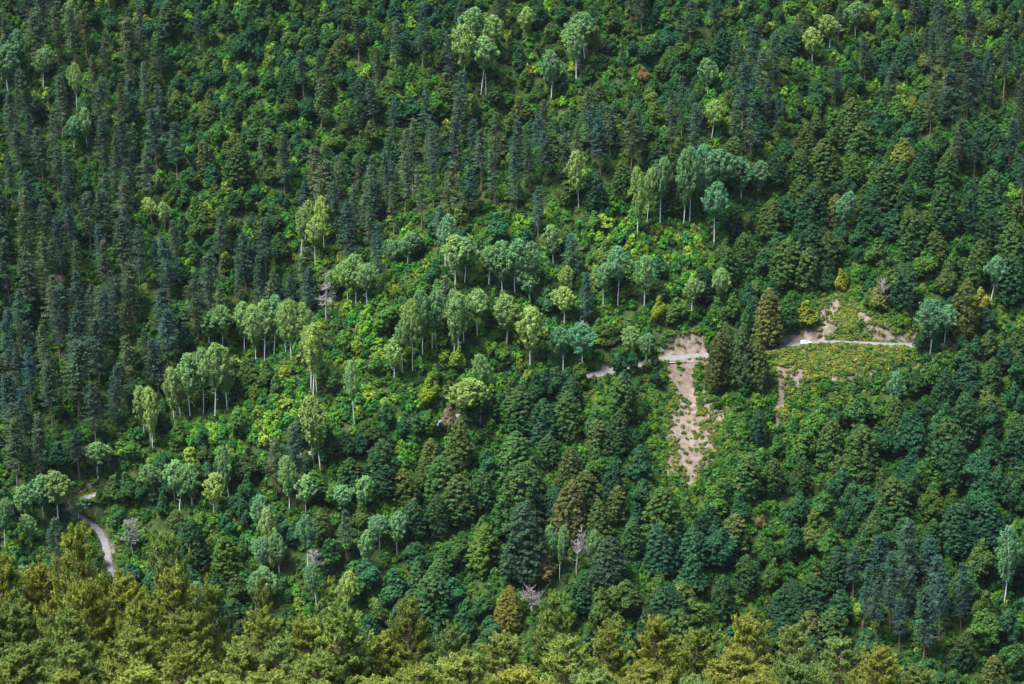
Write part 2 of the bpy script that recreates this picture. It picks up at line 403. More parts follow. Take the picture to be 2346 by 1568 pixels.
def make_round():   # bushy broadleaf: uneven leaders over a rounded base
    H = rng.uniform(9.5, 12.5); R = rng.uniform(3.2, 4.0); line = trunk_line(H*.8, .8)
    C = []; Cr = []; O = []; nl = int(rng.integers(6, 11))
    for k in range(nl):
        if k == 0: c = np.array([0, 0, H*.56]); rr = R*rng.uniform(.42, .6); asp = H*.43/rr
        else:
            a = k*2.4+rng.uniform(-.6, .6); q = rng.uniform(.35, .72)*R
            hh = H*rng.uniform(.4, .86); rr = R*rng.uniform(.26, .46); asp = rng.uniform(.9, 1.9)
            c = np.array([q*math.cos(a), q*math.sin(a), max(hh-rr*asp, rr*.7)])
        nb = int(46*(rr*math.sqrt(asp)/1.6)**1.6)+12
        d = unit(rng.standard_normal((nb, 3))+np.array([0, 0, .25])); tp = np.where(d[:, 2:3] > 0, 1-.35*d[:, 2:3], 1)
        C.append(c+d*rr*np.array([1, 1, asp])*np.hstack([tp, tp, np.ones((nb, 1))])*rng.uniform(.6, 1.12, (nb, 1))); Cr.append(rng.uniform(.32, .72, nb)); O.append(d)
    C = np.concatenate(C); Cr = np.concatenate(Cr); O = np.concatenate(O); C[:, 2] = np.maximum(C[:, 2], .8)
    tint = np.clip(rng.normal(.45, .2, len(C)), 0, 1); ripe = (rng.uniform(0, 1, len(C)) < .2)*rng.uniform(.4, 1, len(C))
    crown = clump_leaves(C, Cr, O, 20, (1.15, 1.15, .75), .27, .19, M_leaf, tint, ripe, up=.4, jit=.6, droop=.25)
    tr = [(line, np.linspace(.22, .05, len(line)), 6)] + limb_list(line, H, C[rng.choice(len(C), 14, False)], .08)
    return [crown], [tubes(tr, M_bark)], H, R

def make_aspen():
    H = rng.uniform(24, 27); R = rng.uniform(3.2, 4.0); line = trunk_line(H*.95, .9, 9)
    zb = H*rng.uniform(.27, .47); nb = 160
    t = (np.arange(nb)+rng.uniform(0, 1, nb))/nb
    prof = R*np.sin(math.pi*np.clip(.03+.93*t**.92, 0, 1))**.8; prof = np.where(t < .45, prof*rng.uniform(.35, 1.05, nb), prof)
    a = np.arange(nb)*2.39996+rng.uniform(-.6, .6, nb); rho = np.sqrt(rng.uniform(.2, 1.15, nb)); lob = 1+.22*np.sin(3*a+rng.uniform(0, 6))*np.sin(5*t+rng.uniform(0, 6)); prof = prof*lob
    z = zb+(H-zb)*t; ctr = at_h(line, z)
    C = np.stack([ctr[:, 0]+np.cos(a)*prof*rho, ctr[:, 1]+np.sin(a)*prof*rho, z], -1)
    Cr = rng.uniform(.55, 1.0, nb); O = unit(np.stack([np.cos(a)*.7, np.sin(a)*.7, .5+t], -1))
    tint = np.clip(rng.normal(.5, .16, nb), 0, 1); ripe = (rng.uniform(0, 1, nb) < .15)*rng.uniform(.3, .8, nb)
    C[:, 2] += .5*rho*(1-t); nlv = 34
    fan = unit(C-np.array([0, 0, zb-8.])); dd = unit(rng.standard_normal((nb, nlv, 3)))
    P = C[:, None]+dd*Cr[:, None, None]*rng.uniform(.4, 1.0, (nb, nlv, 1))*.75+fan[:, None]*rng.uniform(-.9, .9, (nb, nlv, 1))*Cr[:, None, None]
    Nn = unit(dd+.45*O[:, None]+np.array([0, 0, .45])+.5*rng.standard_normal((nb, nlv, 3)))
    Tg = (fan[:, None]+.45*rng.standard_normal((nb, nlv, 3))).reshape(-1, 3); sc = rng.uniform(.7, 1.3, nb*nlv)
    crown = leaves(P.reshape(-1, 3), Nn.reshape(-1, 3), .33*sc, .13*sc, M_leaf, np.clip(np.repeat(tint, nlv)+rng.normal(0, .15, nb*nlv), 0, 1), np.repeat(ripe, nlv), Tg)
    tr = [(line, np.linspace(.19, .04, len(line)), 6)] + limb_list(line, H, C[rng.choice(nb, 18, False)], .05)
    for k in range(7):   # dead stubs below the crown
        zz = rng.uniform(.25, .5)*H; b = np.array([*at_h(line, zz), zz]); an = rng.uniform(0, 6.28)
        e = b+np.array([math.cos(an), math.sin(an), .2])*rng.uniform(.6, 1.8); tr.append((np.array([b, (b+e)/2, e]), np.array([.04, .03, .015]), 4))
    return [crown], [tubes(tr, M_bark_white)], H, R

def make_conifer(dense=1.0):
    H = rng.uniform(20, 25); R = rng.uniform(2.0, 3.0); line = trunk_line(H, rng.uniform(.3, 1.1), 8); flat = rng.uniform(1.2, 2.6); gap = rng.uniform(.06, .24); az0 = rng.uniform(0, 6.28); lop = rng.uniform(0, .35)
    zb = H*rng.uniform(.18, .5); P = []; Nn = []; TI = []; T = []; A = []; br = []
    z = zb; k = 0
    while z < H-.3:
        t = (z-zb)/(H-zb); nbr = rng.integers(4, 7)
        for j in range(nbr):
            a = k*1.1+j*6.283/nbr+rng.uniform(-.35, .35)
            Lb = (R*(1-t**flat)*(.75+.25*min(1, t/.12))+.35)*rng.uniform(.55, 1.2)*(1+lop*math.cos(a-az0))
            if rng.uniform() < gap: continue
            b = np.array([*at_h(line, z), z]); d = np.array([math.cos(a), math.sin(a), .0])
            sl = -.12+.5*t; tint0 = rng.normal(.48, .18)
            br.append((np.array([b, b+d*Lb*.5+np.array([0, 0, sl*Lb*.4]), b+d*Lb*.95+np.array([0, 0, sl*Lb*.95+.1])]), np.array([.06, .04, .015]), 3))
            for q in np.linspace(.35, 1, 3 if Lb > 1.2 else 2):
                c = b+d*Lb*q+np.array([0, 0, sl*Lb*q+.12]); pr = .32+.38*(1-t*.5)*rng.uniform(.7, 1.2); nn = int(11*dense)
                off = rng.standard_normal((nn, 3))*np.array([pr*.62, pr*.62, .13]); P.append(c+off)
                Nn.append(unit(np.array([0, 0, 1.])+.35*d+.45*rng.standard_normal((nn, 3)))); T.append(unit(off+d*.5)); TI.append(np.clip(tint0+rng.normal(0, .14, nn), 0, 1))
        z += rng.uniform(.6, .95)*(1.1-.45*t); k += 1
    nn = 26; P.append(np.array([*line[-1, :2], H-.4])+rng.standard_normal((nn, 3))*np.array([.2, .2, .4])); Nn.append(unit(rng.standard_normal((nn, 3))+np.array([0, 0, .6]))); T.append(rng.standard_normal((nn, 3))+np.array([0, 0, 1.])); TI.append(rng.uniform(.3, .8, nn))
    P = np.concatenate(P); Nn = np.concatenate(Nn); T = np.concatenate(T); TI = np.concatenate(TI)
    crown = leaves(P, Nn, rng.uniform(.2, .38, len(P)), .13, M_needle, TI, (rng.uniform(0, 1, len(P)) < .12)*.5, T)
    for j in range(9):   # bare snags under the crown
        zz = rng.uniform(.1, .4)*H; a = rng.uniform(0, 6.28); b = np.array([*at_h(line, zz), zz]); e = b+np.array([math.cos(a), math.sin(a), -.15])*rng.uniform(.7, 2.2)
        br.append((np.array([b, (b+e)/2, e]), np.array([.04, .03, .012]), 3))
    return [crown], [tubes([(line, np.linspace(.25, .05, len(line)), 6)]+br, M_bark_pine)], H, R

def make_pine_near():   # tufted young pine seen fairly close
    H = rng.uniform(15, 17); R = rng.uniform(4.4, 5.2); line = trunk_line(H, .2, 9)
    br = []; C = []; AX = []; TI = []
    z = H*.12; k = 0
    while z < H-.35:
        t = (z-H*.12)/(H*.88); nbr = rng.integers(5, 8); tw = rng.normal(.5, .06)
        for j in range(nbr):
            a = k*.9+j*6.283/nbr+rng.uniform(-.3, .3)
            Lb = (R*(1-t)**.78+.2)*rng.uniform(.6, 1.15)
            zj = min(max(z+rng.uniform(-.5, .5), .5), H-.2); b = np.array([*at_h(line, zj), zj]); d = np.array([math.cos(a), math.sin(a), 0]); side = np.array([-d[1], d[0], 0])
            rise = rng.uniform(.2, .75)+.35*t
            def bp(q): return b+d*Lb*q+np.array([0, 0, Lb*rise*q**1.6])+side*(.12*Lb*math.sin(q*3+j))
            br.append((np.array([bp(0), bp(.33), bp(.66), bp(.97)]), np.array([.07, .05, .035, .015])*(1.1-.6*t), 4))
            tint0 = tw+rng.normal(0, .14)
            nt = int(5+Lb*9.5)
            for q in rng.uniform(.22, 1.0, nt)**.75:
                c0 = bp(q); sg = rng.choice([-1, 1]); ln = (.18+.34*Lb*.5*(1.15-q))*rng.uniform(.3, 1.3)
                c = c0+side*sg*ln*rng.uniform(.3, 1)+d*ln*rng.uniform(.1, .6)+np.array([0, 0, rng.uniform(-.1, .9)*ln+.1])
                C.append(c); AX.append(unit(d*.35+side*sg*.2+np.array([0, 0, 1.0])+.16*rng.standard_normal(3))); TI.append(tint0+rng.normal(0, .2))
                if ln > .4: br.append((np.array([c0, (c0+c)/2+np.array([0, 0, -.04]), c]), np.array([.022, .018, .008]), 3))
            C.append(bp(1.0)); AX.append(unit(d*.5+np.array([0, 0, 1.]))); TI.append(tint0+.1)
        z += rng.uniform(.5, .75)*(1.1-.4*t); k += 1
    for q in range(14):
        C.append(np.array([*line[-1, :2], H-.08*q])+rng.standard_normal(3)*.07*q*.35); AX.append(unit(np.array([0, 0, 1.2])+.35*rng.standard_normal(3))); TI.append(.6)
    C = np.array(C); AX = np.array(AX); TI = np.array(TI); nb = 15
    n = len(C); dirs = unit(AX[:, None]*1.1+.45*rng.standard_normal((n, nb, 3)))
    ln = rng.uniform(.09, .155, (n, nb, 1)); P = C[:, None]+dirs*ln*.95+AX[:, None]*rng.uniform(-.1, .22, (n, nb, 1))
    Nn = unit(rng.standard_normal((n, nb, 3))+.7*unit(P-C[:, None])+np.array([0, 0, .35]))
    tt = np.clip(np.repeat(TI, nb)+rng.normal(0, .12, n*nb), 0, 1)
    crown = leaves(P.reshape(-1, 3), Nn.reshape(-1, 3), ln.ravel(), .03, M_needle, tt, (rng.uniform(0, 1, n*nb) < .1)*.6, dirs.reshape(-1, 3))
    return [crown], [tubes([(line, np.linspace(.24, .03, len(line)), 7)]+br, M_bark_pine)], H, R

def make_shrub():
    H = rng.uniform(3.2, 4.2); R = rng.uniform(1.7, 2.2); nb = 34
    d = unit(rng.standard_normal((nb, 3))+np.array([0, 0, .5])); d[:, 2] = np.abs(d[:, 2])
    C = d*np.array([R*.75, R*.75, H*.78])*rng.uniform(.55, 1.1, (nb, 1)); C[:, 2] += .3
    tint = np.clip(rng.normal(.5, .22, nb), 0, 1); ripe = (rng.uniform(0, 1, nb) < .2)*rng.uniform(.4, 1, nb)
    crown = clump_leaves(C, rng.uniform(.35, .7, nb), d, 20, (1.1, 1.1, .8), .24, .17, M_leaf, tint, ripe, up=.45, jit=.6)
    st = [(np.array([[0, 0, -.6], C[k]*.5+np.array([0, 0, .1]), C[k]]), np.array([.06, .04, .02]), 4) for k in rng.choice(nb, 7, False)]
    return [crown], [tubes(st, M_bark)], H, R

def make_herb():
    nb = 12; d = unit(rng.standard_normal((nb, 3))+np.array([0, 0, .8])); d[:, 2] = np.abs(d[:, 2])
    C = d*np.array([.55, .55, .6]); crown = clump_leaves(C, rng.uniform(.2, .4, nb), d, 12, (1.2, 1.2, .7), .2, .1, M_leaf, np.clip(rng.normal(.5, .22, nb), 0, 1), (rng.uniform(0, 1, nb) < .2)*.7, up=.5, jit=.6)
    return [crown], [], .9, .8

def make_bare(H=18, wide=1.0, drop=.0):   # dead tree, bare limbs and twigs
    line = trunk_line(H, 1.4, 9); out = [(line, np.linspace(.32, .05, 9)*H/18, 6)]
    for k in range(46):
        zz = H*(.3+.66*rng.uniform()**.8); a = k*2.4+rng.uniform(-.4, .4); Lb = wide*(H-zz+2.5)*.3*rng.uniform(.6, 1.25)
        b = np.array([*at_h(line, zz), zz]); d = np.array([math.cos(a), math.sin(a), rng.uniform(.1, .7)-drop])
        m = b+d*Lb*.5+rng.standard_normal(3)*.15; e = b+d*Lb+rng.standard_normal(3)*.3+np.array([0, 0, .25*Lb])
        out.append((np.array([b, m, e]), np.array([.11, .08, .035]), 4))
        for q in range(5):
            s = b+(e-b)*rng.uniform(.3, 1); f = s+unit(rng.standard_normal(3)+d*.8+np.array([0, 0, .3]))*Lb*rng.uniform(.25, .5)
            out.append((np.array([s, (s+f)/2+rng.standard_normal(3)*.06, f]), np.array([.055, .04, .02]), 3))
    return [], [tubes(out, M_dead)], H, H*.18*wide

KINDS = {}
def make_kind(key, fn, n):
    L = []
    for k in range(n):
        c, t, H, R = fn()
        L.append(dict(H=H, R=R, crown=build_mesh(key+'_crown', c) if c else None, trunk=build_mesh(key+'_trunk', t, True) if t else None, both=build_mesh(key+'_tree', c+t)))
    KINDS[key] = L
make_kind('lime', make_lime, 8)
make_kind('round', make_round, 8)
make_kind('aspen', make_aspen, 7)
make_kind('conifer', make_conifer, 11)
make_kind('near', make_pine_near, 6)
make_kind('shrub', make_shrub, 6)
make_kind('herb', make_herb, 4)

# ------------------------------------------------------------------ what grows where on the far slope
ZONES = [
 ([(1930,1330),(2000,1270),(2170,1310),(2210,1430),(2150,1530),(1930,1470)], 'blue', dict(conifer=1.), 'standing just beyond the tufted foreground pines'),
 ([(0,0),(240,0),(270,250),(0,250)], 'topleft', dict(aspen=.2, conifer=.45, round=.35), 'high on the steep pine slope'),
 ([(0,240),(140,240),(300,330),(420,560),(360,900),(240,1080),(0,1120)], 'pineslope', dict(conifer=.84, round=.06, shrub=.10), 'on the steep pine slope above the bend'),
 ([(270,90),(390,120),(410,380),(280,380)], 'pinecol', dict(conifer=.65, round=.35), 'high on the steep pine slope'),
 ([(830,110),(1090,140),(1070,370),(830,350)], 'pineclump', dict(conifer=.6, round=.4), 'in the clump above the pine ridge'),
 ([(640,460),(930,400),(1250,340),(1650,260),(1660,350),(1300,425),(950,500),(660,600)], 'ridge', dict(conifer=.95, shrub=.05), 'along the crest of the pine ridge'),
 ([(470,650),(720,570),(900,545),(890,645),(720,700),(620,770),(440,810),(410,900),(330,900),(400,770)], 'midpine', dict(conifer=.74, round=.14, shrub=.12), 'in the ravine behind the aspens'),
 ([(2130,80),(2346,80),(2346,460),(2250,440),(2120,330)], 'rightpine', dict(conifer=.6, round=.4), 'high above the dirt road'),
 ([(1660,170),(1810,150),(1790,350),(1650,340)], 'spurpine', dict(conifer=.7, round=.3), 'on the spur above the pine ridge'),
 ([(1290,440),(1620,480),(1640,600),(1480,640),(1300,600)], 'glade', dict(shrub=.85, round=.15), 'in the glade below the pine ridge'),
 ([(680,500),(1300,440),(1560,470),(1570,720),(1200,720),(700,780)], 'centre', dict(round=.38, shrub=.42, aspen=.10, conifer=.10), 'among the white-trunked aspens'),
 ([(430,950),(620,880),(900,880),(1200,850),(1110,960),(800,1090),(520,1090)], 'open', dict(shrub=.86, round=.14), 'on the open slope below the aspens'),
 ([(560,740),(760,720),(1250,700),(1440,860),(900,920),(560,900)], 'aspenland', dict(shrub=.42, round=.38, lime=.2), 'among the white-trunked aspens'),
 ([(860,980),(1480,820),(1530,900),(1530,1330),(1100,1440),(850,1320)], 'limecentre', dict(lime=.86, round=.14), 'on the slope west of the bare scar'),
 ([(1480,330),(2346,230),(2346,800),(1480,800)], 'rightdark', dict(lime=.62, round=.38), 'on the slope above the dirt road'),
 ([(1600,850),(1780,830),(1790,1100),(1640,1120)], 'scarside', dict(lime=.9, round=.1), 'between the bare scar and the car clearing'),
 ([(1600,830),(2346,790),(2346,1568),(1600,1568)], 'rightlow', dict(lime=.4, big=.6), 'on the slope below the dirt road'),
 ([(0,1040),(900,1060),(900,1568),(0,1568)], 'lowleft', dict(round=.5, lime=.3, aspen=.1, conifer=.1), 'on the lower slope near the bend'),
 ([(850,1300),(1650,1250),(1650,1568),(850,1568)], 'low', dict(lime=.45, big=.55), 'just behind the tufted foreground pines'),
]
def zone_at(dx, dy):
    for poly, nm, w, ph in ZONES:
        if inpoly(np.array([dx]), np.array([dy]), poly)[0]: return nm, w, ph
    return 'upper', dict(round=.78, lime=.16, conifer=.06), 'on the slope above the pine ridge'

PAL = dict(
 lime=[((.018, .062, .023), .2), ((.026, .078, .023), .35), ((.019, .068, .030), .2), ((.036, .095, .021), .5), ((.044, .086, .020), .85)],
 round=[((.023, .078, .027), .25), ((.034, .098, .025), .4), ((.052, .124, .022), .5), ((.024, .084, .034), .15), ((.050, .098, .021), .65)],
 aspen=[((.150, .258, .080), .1), ((.112, .222, .080), .05), ((.190, .288, .068), .18), ((.086, .194, .086), .03)],
 conifer=[((.036, .072, .042), .15), ((.044, .080, .043), .2), ((.028, .064, .045), .08), ((.058, .092, .040), .25)],
 shrub=[((.068, .180, .018), .25), ((.038, .136, .020), .2), ((.098, .212, .018), .35), ((.125, .190, .022), .45), ((.026, .106, .024), .15)],
 near=[((.140, .176, .031), .0), ((.125, .168, .033), .0), ((.151, .180, .029), .02), ((.114, .161, .038), .0)],
)
CNAME = {  # colour words for the labels, in the order of the palettes
 'lime': ['deep-green', 'dark-green', 'bluish-green', 'mid-green', 'olive-topped'],
 'round': ['dark-green', 'mid-green', 'fresh-green', 'bluish-green', 'olive-green'],
 'aspen': ['pale-green', 'grey-green', 'yellowish-green', 'silvery-green'],
 'conifer': ['dark-green', 'dull-green', 'blue-green', 'olive-green'],
 'near': ['golden-green', 'mid-green', 'yellow-olive', 'cool-green'],
 'shrub': ['yellow-green', 'mid-green', 'lime-green', 'golden-green', 'dark-green'],
}
trees = []   # dict(kind, variant, x, y, z, sx, sz, rot, color, ci, zone, phrase)
def add_tree(kind, x, y, z, H=None, W=None, ci=None, zone='', phrase='', lean=None, boost=1.0, hero=False, colr=None):
    v = rng.integers(len(KINDS[kind])); K_ = KINDS[kind][v]
    sz = 1. if H is None else H/K_['H']; sx = sz if W is None else W/(2*K_['R'])
    if ci is None: ci = rng.integers(len(PAL[kind]))
    c, ripe = PAL[kind][ci]
    b = boost*rng.normal(1, .11); hsh = rng.normal(0, .05)
    cc = (c[0]*b*(1+hsh*1.6), c[1]*b, c[2]*b*(1-hsh)) if colr is None else colr
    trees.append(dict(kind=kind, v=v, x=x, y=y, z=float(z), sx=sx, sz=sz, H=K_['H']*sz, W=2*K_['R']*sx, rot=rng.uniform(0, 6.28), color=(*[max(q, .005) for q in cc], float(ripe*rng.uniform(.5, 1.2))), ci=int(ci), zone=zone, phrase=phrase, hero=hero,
                      lean=(rng.normal(0, .035), rng.normal(0, .035)) if lean is None else lean))
    return trees[-1]

# aspens and pale birches picked from the photograph: foot x, foot y, top y, half crown width, colour, where
A1 = 'in the stand above the shrubby slope'; A2 = 'in the long stand along the gully edge'; A3 = 'in the tall stand below the pine ridge'
A4 = 'in the clump between pine ridge and road'; A5 = 'near the bend in the track'; A6 = 'high on the upper slope'; A7 = 'on the slope around the dirt road'; A8 = 'just behind the tufted foreground pines'
ASP = [(1040,834,668,44,0,A1),(1052,838,672,40,0,A1),(1062,792,676,40,1,A1),(1094,778,666,42,0,A1),(1160,790,680,46,0,A1),(1215,834,700,50,2,A1),(968,812,666,42,1,A1),(990,800,672,40,1,A1),(945,852,690,40,2,A1),(922,858,735,36,0,A1),(903,874,776,34,2,A1),(1000,800,690,34,3,A1),
 (1043,660,545,42,0,A4),(1064,654,548,42,1,A4),(1120,664,565,50,1,A4),(1150,676,556,54,1,A4),(1180,680,552,52,3,A4),(1212,690,560,50,3,A4),(1215,700,615,44,1,A4),(1415,700,570,46,3,A4),(1382,700,604,40,1,A4),(1476,700,590,42,1,A4),(1268,606,516,46,0,A4),(815,700,586,46,0,A4),(796,704,600,42,2,A4),(842,706,604,42,1,A4),(770,690,622,38,0,A4),(935,612,535,40,1,A4),(900,614,552,34,3,A4),
 (1326,474,350,50,2,A3),(1460,546,388,34,2,A3),(1482,514,386,30,0,A3),(1512,520,366,38,1,A3),(1566,520,348,44,1,A3),(1580,512,345,42,3,A3),(1612,484,340,50,3,A3),(1652,474,346,50,3,A3),(1698,466,362,46,3,A3),(1738,464,376,40,3,A3),(1636,560,420,42,3,A3),
 (330,1014,886,34,0,A2),(350,1034,890,34,2,A2),(344,1020,900,28,0,A2),(400,970,842,36,0,A2),(413,952,850,34,2,A2),(436,958,812,44,0,A2),(466,950,798,46,0,A2),(492,964,790,50,0,A2),(520,942,796,42,2,A2),(480,800,716,40,0,A2),(510,800,702,44,0,A2),(560,806,692,46,0,A2),(586,824,700,44,2,A2),(606,830,690,44,0,A2),(628,815,682,40,1,A2),(668,838,690,40,2,A2),(655,812,694,34,0,A2),(718,912,742,42,2,A2),(712,894,752,38,0,A2),(726,904,772,30,2,A2),(700,836,700,40,0,A2),(735,1082,908,50,2,A2),(718,1064,952,30,0,A2),(812,976,826,28,0,A2),
 (348,520,456,28,2,A6),(378,530,466,28,0,A6),(700,556,462,32,2,A6),(742,570,456,36,2,A6),(722,610,500,34,2,A6),(690,586,482,30,2,A6),(1078,130,24,42,1,A6),(1062,196,66,48,2,A6),(1102,216,92,48,0,A6),(1120,150,44,44,2,A6),(1340,136,34,50,1,A6),(1320,180,64,48,0,A6),(1206,104,20,32,2,A6),(1262,236,122,36,1,A6),(20,220,112,50,1,A6),(100,212,116,46,1,A6),(176,260,150,32,2,A6),(200,340,252,32,0,A6),(170,350,270,30,1,A6),(1620,230,140,36,1,A6),(1860,150,70,40,2,A6),(1900,120,40,44,2,A6),(1960,90,10,46,1,A6),(1630,320,235,34,0,A6),
 (2052,944,850,34,3,A7),(2130,812,690,52,3,A7),(2162,800,700,36,3,A7),(1930,546,440,34,3,A7),(1585,724,640,36,0,A7),(1642,720,616,36,0,A7),(1292,750,662,42,2,A7),(1292,690,612,32,2,A7),(1336,862,745,54,3,A7),(1290,850,752,46,3,A7),(1112,938,812,40,0,A7),(1066,966,872,56,2,A7),(1100,966,878,40,2,A7),(2270,690,590,40,3,A7),(1445,830,750,36,0,A7),(1480,840,765,36,1,A7),(2300,1390,1200,48,3,A7),
 (225,1096,1012,40,1,A5),(250,1080,1020,30,0,A5),(410,1184,1070,40,1,A5),(400,1150,1052,40,0,A5),(440,1172,1062,42,0,A5),(490,1184,1082,38,2,A5),(135,1204,1082,52,0,A5),(100,1190,1092,46,1,A5),(60,1200,1110,40,1,A5),(12,1260,1140,34,1,A5),(180,1190,1140,34,1,A5),(70,1260,1180,28,0,A5),(350,1150,1065,36,1,A5),
 (1258,1320,1202,26,1,A8),(1282,1328,1206,26,1,A8),(1360,1330,1215,28,1,A8),(610,1400,1300,42,1,A8),(585,1400,1310,34,1,A8),(725,1390,1290,38,1,A8),(600,1320,1230,36,3,A8),(640,1320,1220,36,1,A8),(300,1270,1190,30,1,A8),(870,1260,1180,40,3,A8),(910,1270,1170,40,1,A8),(700,1180,1090,40,0,A8),(830,1180,1090,40,0,A8),(790,1190,1110,36,1,A8)]
foot = cast([a[0] for a in ASP], [a[1] for a in ASP], h_final)
for a, p in zip(ASP, foot):
    dist = p[1]*cp-(p[2]-CAMZ)*sp
    H = (a[1]-a[2])*K*dist/math.cos(PITCH)*.99; W = 2*a[3]*rng.uniform(.54, .72)*K*dist
    add_tree('aspen', p[0], p[1], p[2], H, W, a[4], 'aspen', a[5], hero=True)


# single trees of a striking colour: foot x, foot y, top y, half width, colour, label
HERO = [(1052,850,795,20,(.15,.25,.02),'bright lime-yellow young tree beside white aspen trunks'),(982,930,865,26,(.14,.22,.015),'bright lime-green bushy tree on the shrubby slope'),
 (1845,752,690,26,(.15,.19,.02),'bright yellow-green tree leaning over the road cutting'),(1926,670,618,18,(.19,.20,.02),'small round golden-yellow tree above the road cutting'),
 (2246,712,660,20,(.20,.20,.03),'small yellow tree among dark broadleaf trees above the road'),(1506,742,680,18,(.17,.22,.02),'small bright yellow-green tree above the scar road'),
 (1470,188,155,16,(.19,.125,.04),'small orange autumn tree in the upper forest'),(1744,1212,1180,13,(.17,.125,.05),'small orange autumn tree below the scar'),
 (1030,990,925,16,(.20,.155,.10),'rusty brown dying tree beside a pale aspen'),(1250,1332,1262,34,(.15,.13,.045),'straw-brown bushy tree below the tall layered trees'),
 (1165,1440,1340,34,(.13,.12,.02),'yellow-olive dome-shaped tree just behind the foreground pines'),(1112,1300,1190,42,(.065,.13,.018),'fresh green layered tree in the broadleaf slope'),
 (1706,780,700,20,(.04,.115,.03),'small vivid green tree above the road'),(1760,790,660,40,(.10,.11,.03),'yellow-tipped tall tree by the road above the scar'),
 (2200,780,640,40,(.075,.10,.02),'olive green cone-shaped tree beside the pale aspen'),(1662,884,742,32,(.058,.085,.024),'tall olive tree between scarp and open road, nearest the scarp'),(1700,884,752,34,(.042,.080,.024),'tall dark-green tree between scarp and open road'),(1732,892,776,28,(.064,.090,.024),'shorter olive tree between scarp and open road, nearest the car'),
 (1640,900,760,30,(.06,.08,.02),'slim olive tree at the edge of the scarp'),(1205,1330,1145,62,(.026,.062,.030),'very broad dark green layered tree below a pale dead tree'),
 (1190,1230,1060,66,(.036,.085,.022),'broad mid-green many-headed tree on the broadleaf slope'),(1300,1245,1095,46,(.085,.095,.028),'olive-brown cone-shaped tree on the broadleaf slope'),
 (1395,1330,1225,50,(.026,.06,.03),'broad dark tree right beside the pale dead tree'),(520,1320,1225,40,(.05,.11,.016),'fresh green tree just behind the foreground pines')]
hf_ = cast([a[0] for a in HERO], [a[1] for a in HERO], h_final)
heroes = []
for a, p in zip(HERO, hf_):
    dist = p[1]*cp-(p[2]-CAMZ)*sp; H = (a[1]-a[2])*K*dist/math.cos(PITCH); W = 2*a[3]*K*dist
    t = add_tree('lime' if H > 15 else 'round', p[0], p[1], p[2], H, W, 0, 'hero', '', hero=True, colr=a[4]); t['label'] = a[5]; heroes.append(t)

DEADPIX = [(748,742,622),(1321,1322,1202),(306,1275,1182),(1222,1402,1345),(722,1330,1252),(594,1310,1248),(1114,250,172),(2016,712,640)]
cells = {}
def near_ok(x, y, r):
    ci, cj = int(x//8), int(y//8)
    for i in (ci-1, ci, ci+1):
        for j in (cj-1, cj, cj+1):
            for (qx, qy, qr) in cells.get((i, j), ()):
                if (x-qx)**2+(y-qy)**2 < ((r+qr)*.5)**2: return False
    return True
def put(x, y, r): cells.setdefault((int(x//8), int(y//8)), []).append((x, y, r))
for t in trees: put(t['x'], t['y'], 3.2 if t['kind'] == 'aspen' else 6.0)
keep = np.where(vis, 1e6, 0.)
def keep_rect(x0, x1, y0, y1, depth):
    sub = keep[max(int(y0/MS), 0):max(int(y1/MS), 0)+1, max(int(x0/MS), 0):max(int(x1/MS), 0)+1]; np.maximum(sub, depth, out=sub)
for a, p in zip(ASP, foot):
    keep_rect(a[0]-a[3]*.4, a[0]+a[3]*.4, a[2]+4, a[2]+(a[1]-a[2])*.6, p[1]); a[5] in (A1, A2, A3) and keep_rect(a[0]-3, a[0]+3, a[2], a[1]-14, p[1])
for a, p in zip(HERO, hf_): keep_rect(a[0]-a[3]*.5, a[0]+a[3]*.5, a[2]+4, a[1]-20, p[1])
for x0, y0, top in DEADPIX:
    p = cast([x0], [y0], h_final)[0]; keep_rect(x0-16, x0+16, top, y0-16, p[1])
def clear_of(mask, x, y, z, H, W, lim=None):
    hs = np.repeat(np.array([.1, .3, .5, .7, .88, 1.02])*H, 3); ws = np.tile([-.5, 0, .5], 6)*W*np.repeat([1, 1, 1, .95, .6, .2], 3)
    dx, dy, _ = project(np.stack([x+ws, np.full(18, y), z+hs], -1))
    i = np.clip((dy/MS).astype(int), 0, keep.shape[0]-1); j = np.clip((dx/MS).astype(int), 0, keep.shape[1]-1)
    ok = (dx >= 0) & (dx < DW) & (dy >= 0) & (dy < DH)
    return not (ok & (keep[i, j] > (y+.5 if lim is None else lim))).any()

# trees that line the lower side of the road where the photograph shows none of it
rdx, rdy, _ = project(road)
vis_wide = vis.copy()
for sft in (-5, 5): vis_wide |= np.roll(vis, sft, 1)
last = np.array([1e9, 1e9])
for k in range(len(road)):
    if maskat(vis_wide, rdx[k], rdy[k]) or not (-100 < rdx[k] < DW+100): continue
    side = nrm[k] if nrm[k][1] < 0 else -nrm[k]
    q = road[k, :2]+side*rng.uniform(4.0, 5.5)
    if np.hypot(*(q-last)) < 3.4: continue
    zq = float(ground(q[0], q[1])[0]); H = rng.uniform(8, 13); W = H*.72
    for shr in (1, .75, .5, .38):
        if clear_of(vis, q[0], q[1], zq, H*shr, W*shr, None if shr > .5 else 1e5):
            add_tree('round', q[0], q[1], zq, H*shr, W*shr, None, 'roadside', 'lining the lower edge of the gravel road', boost=.8+.5*rng.uniform()); put(q[0], q[1], 4.5); last = q; break
SPEC = dict(lime=(8.9, 13, 22, .70), round=(5.7, 8, 14, .76), big=(7.6, 11, 17, .78), conifer=(7.0, 19, 30, None), aspen=(6.5, 17, 24, None), shrub=(3.1, 3.0, 6.0, 1.05))
NC = 26000
cx = rng.uniform(-290, 290, NC); cy = rng.uniform(588, 945, NC); cz = ground(cx, cy)
cdx, cdy, _ = project(np.stack([cx, cy, cz], -1)); rd = road_near(cx, cy)[0]
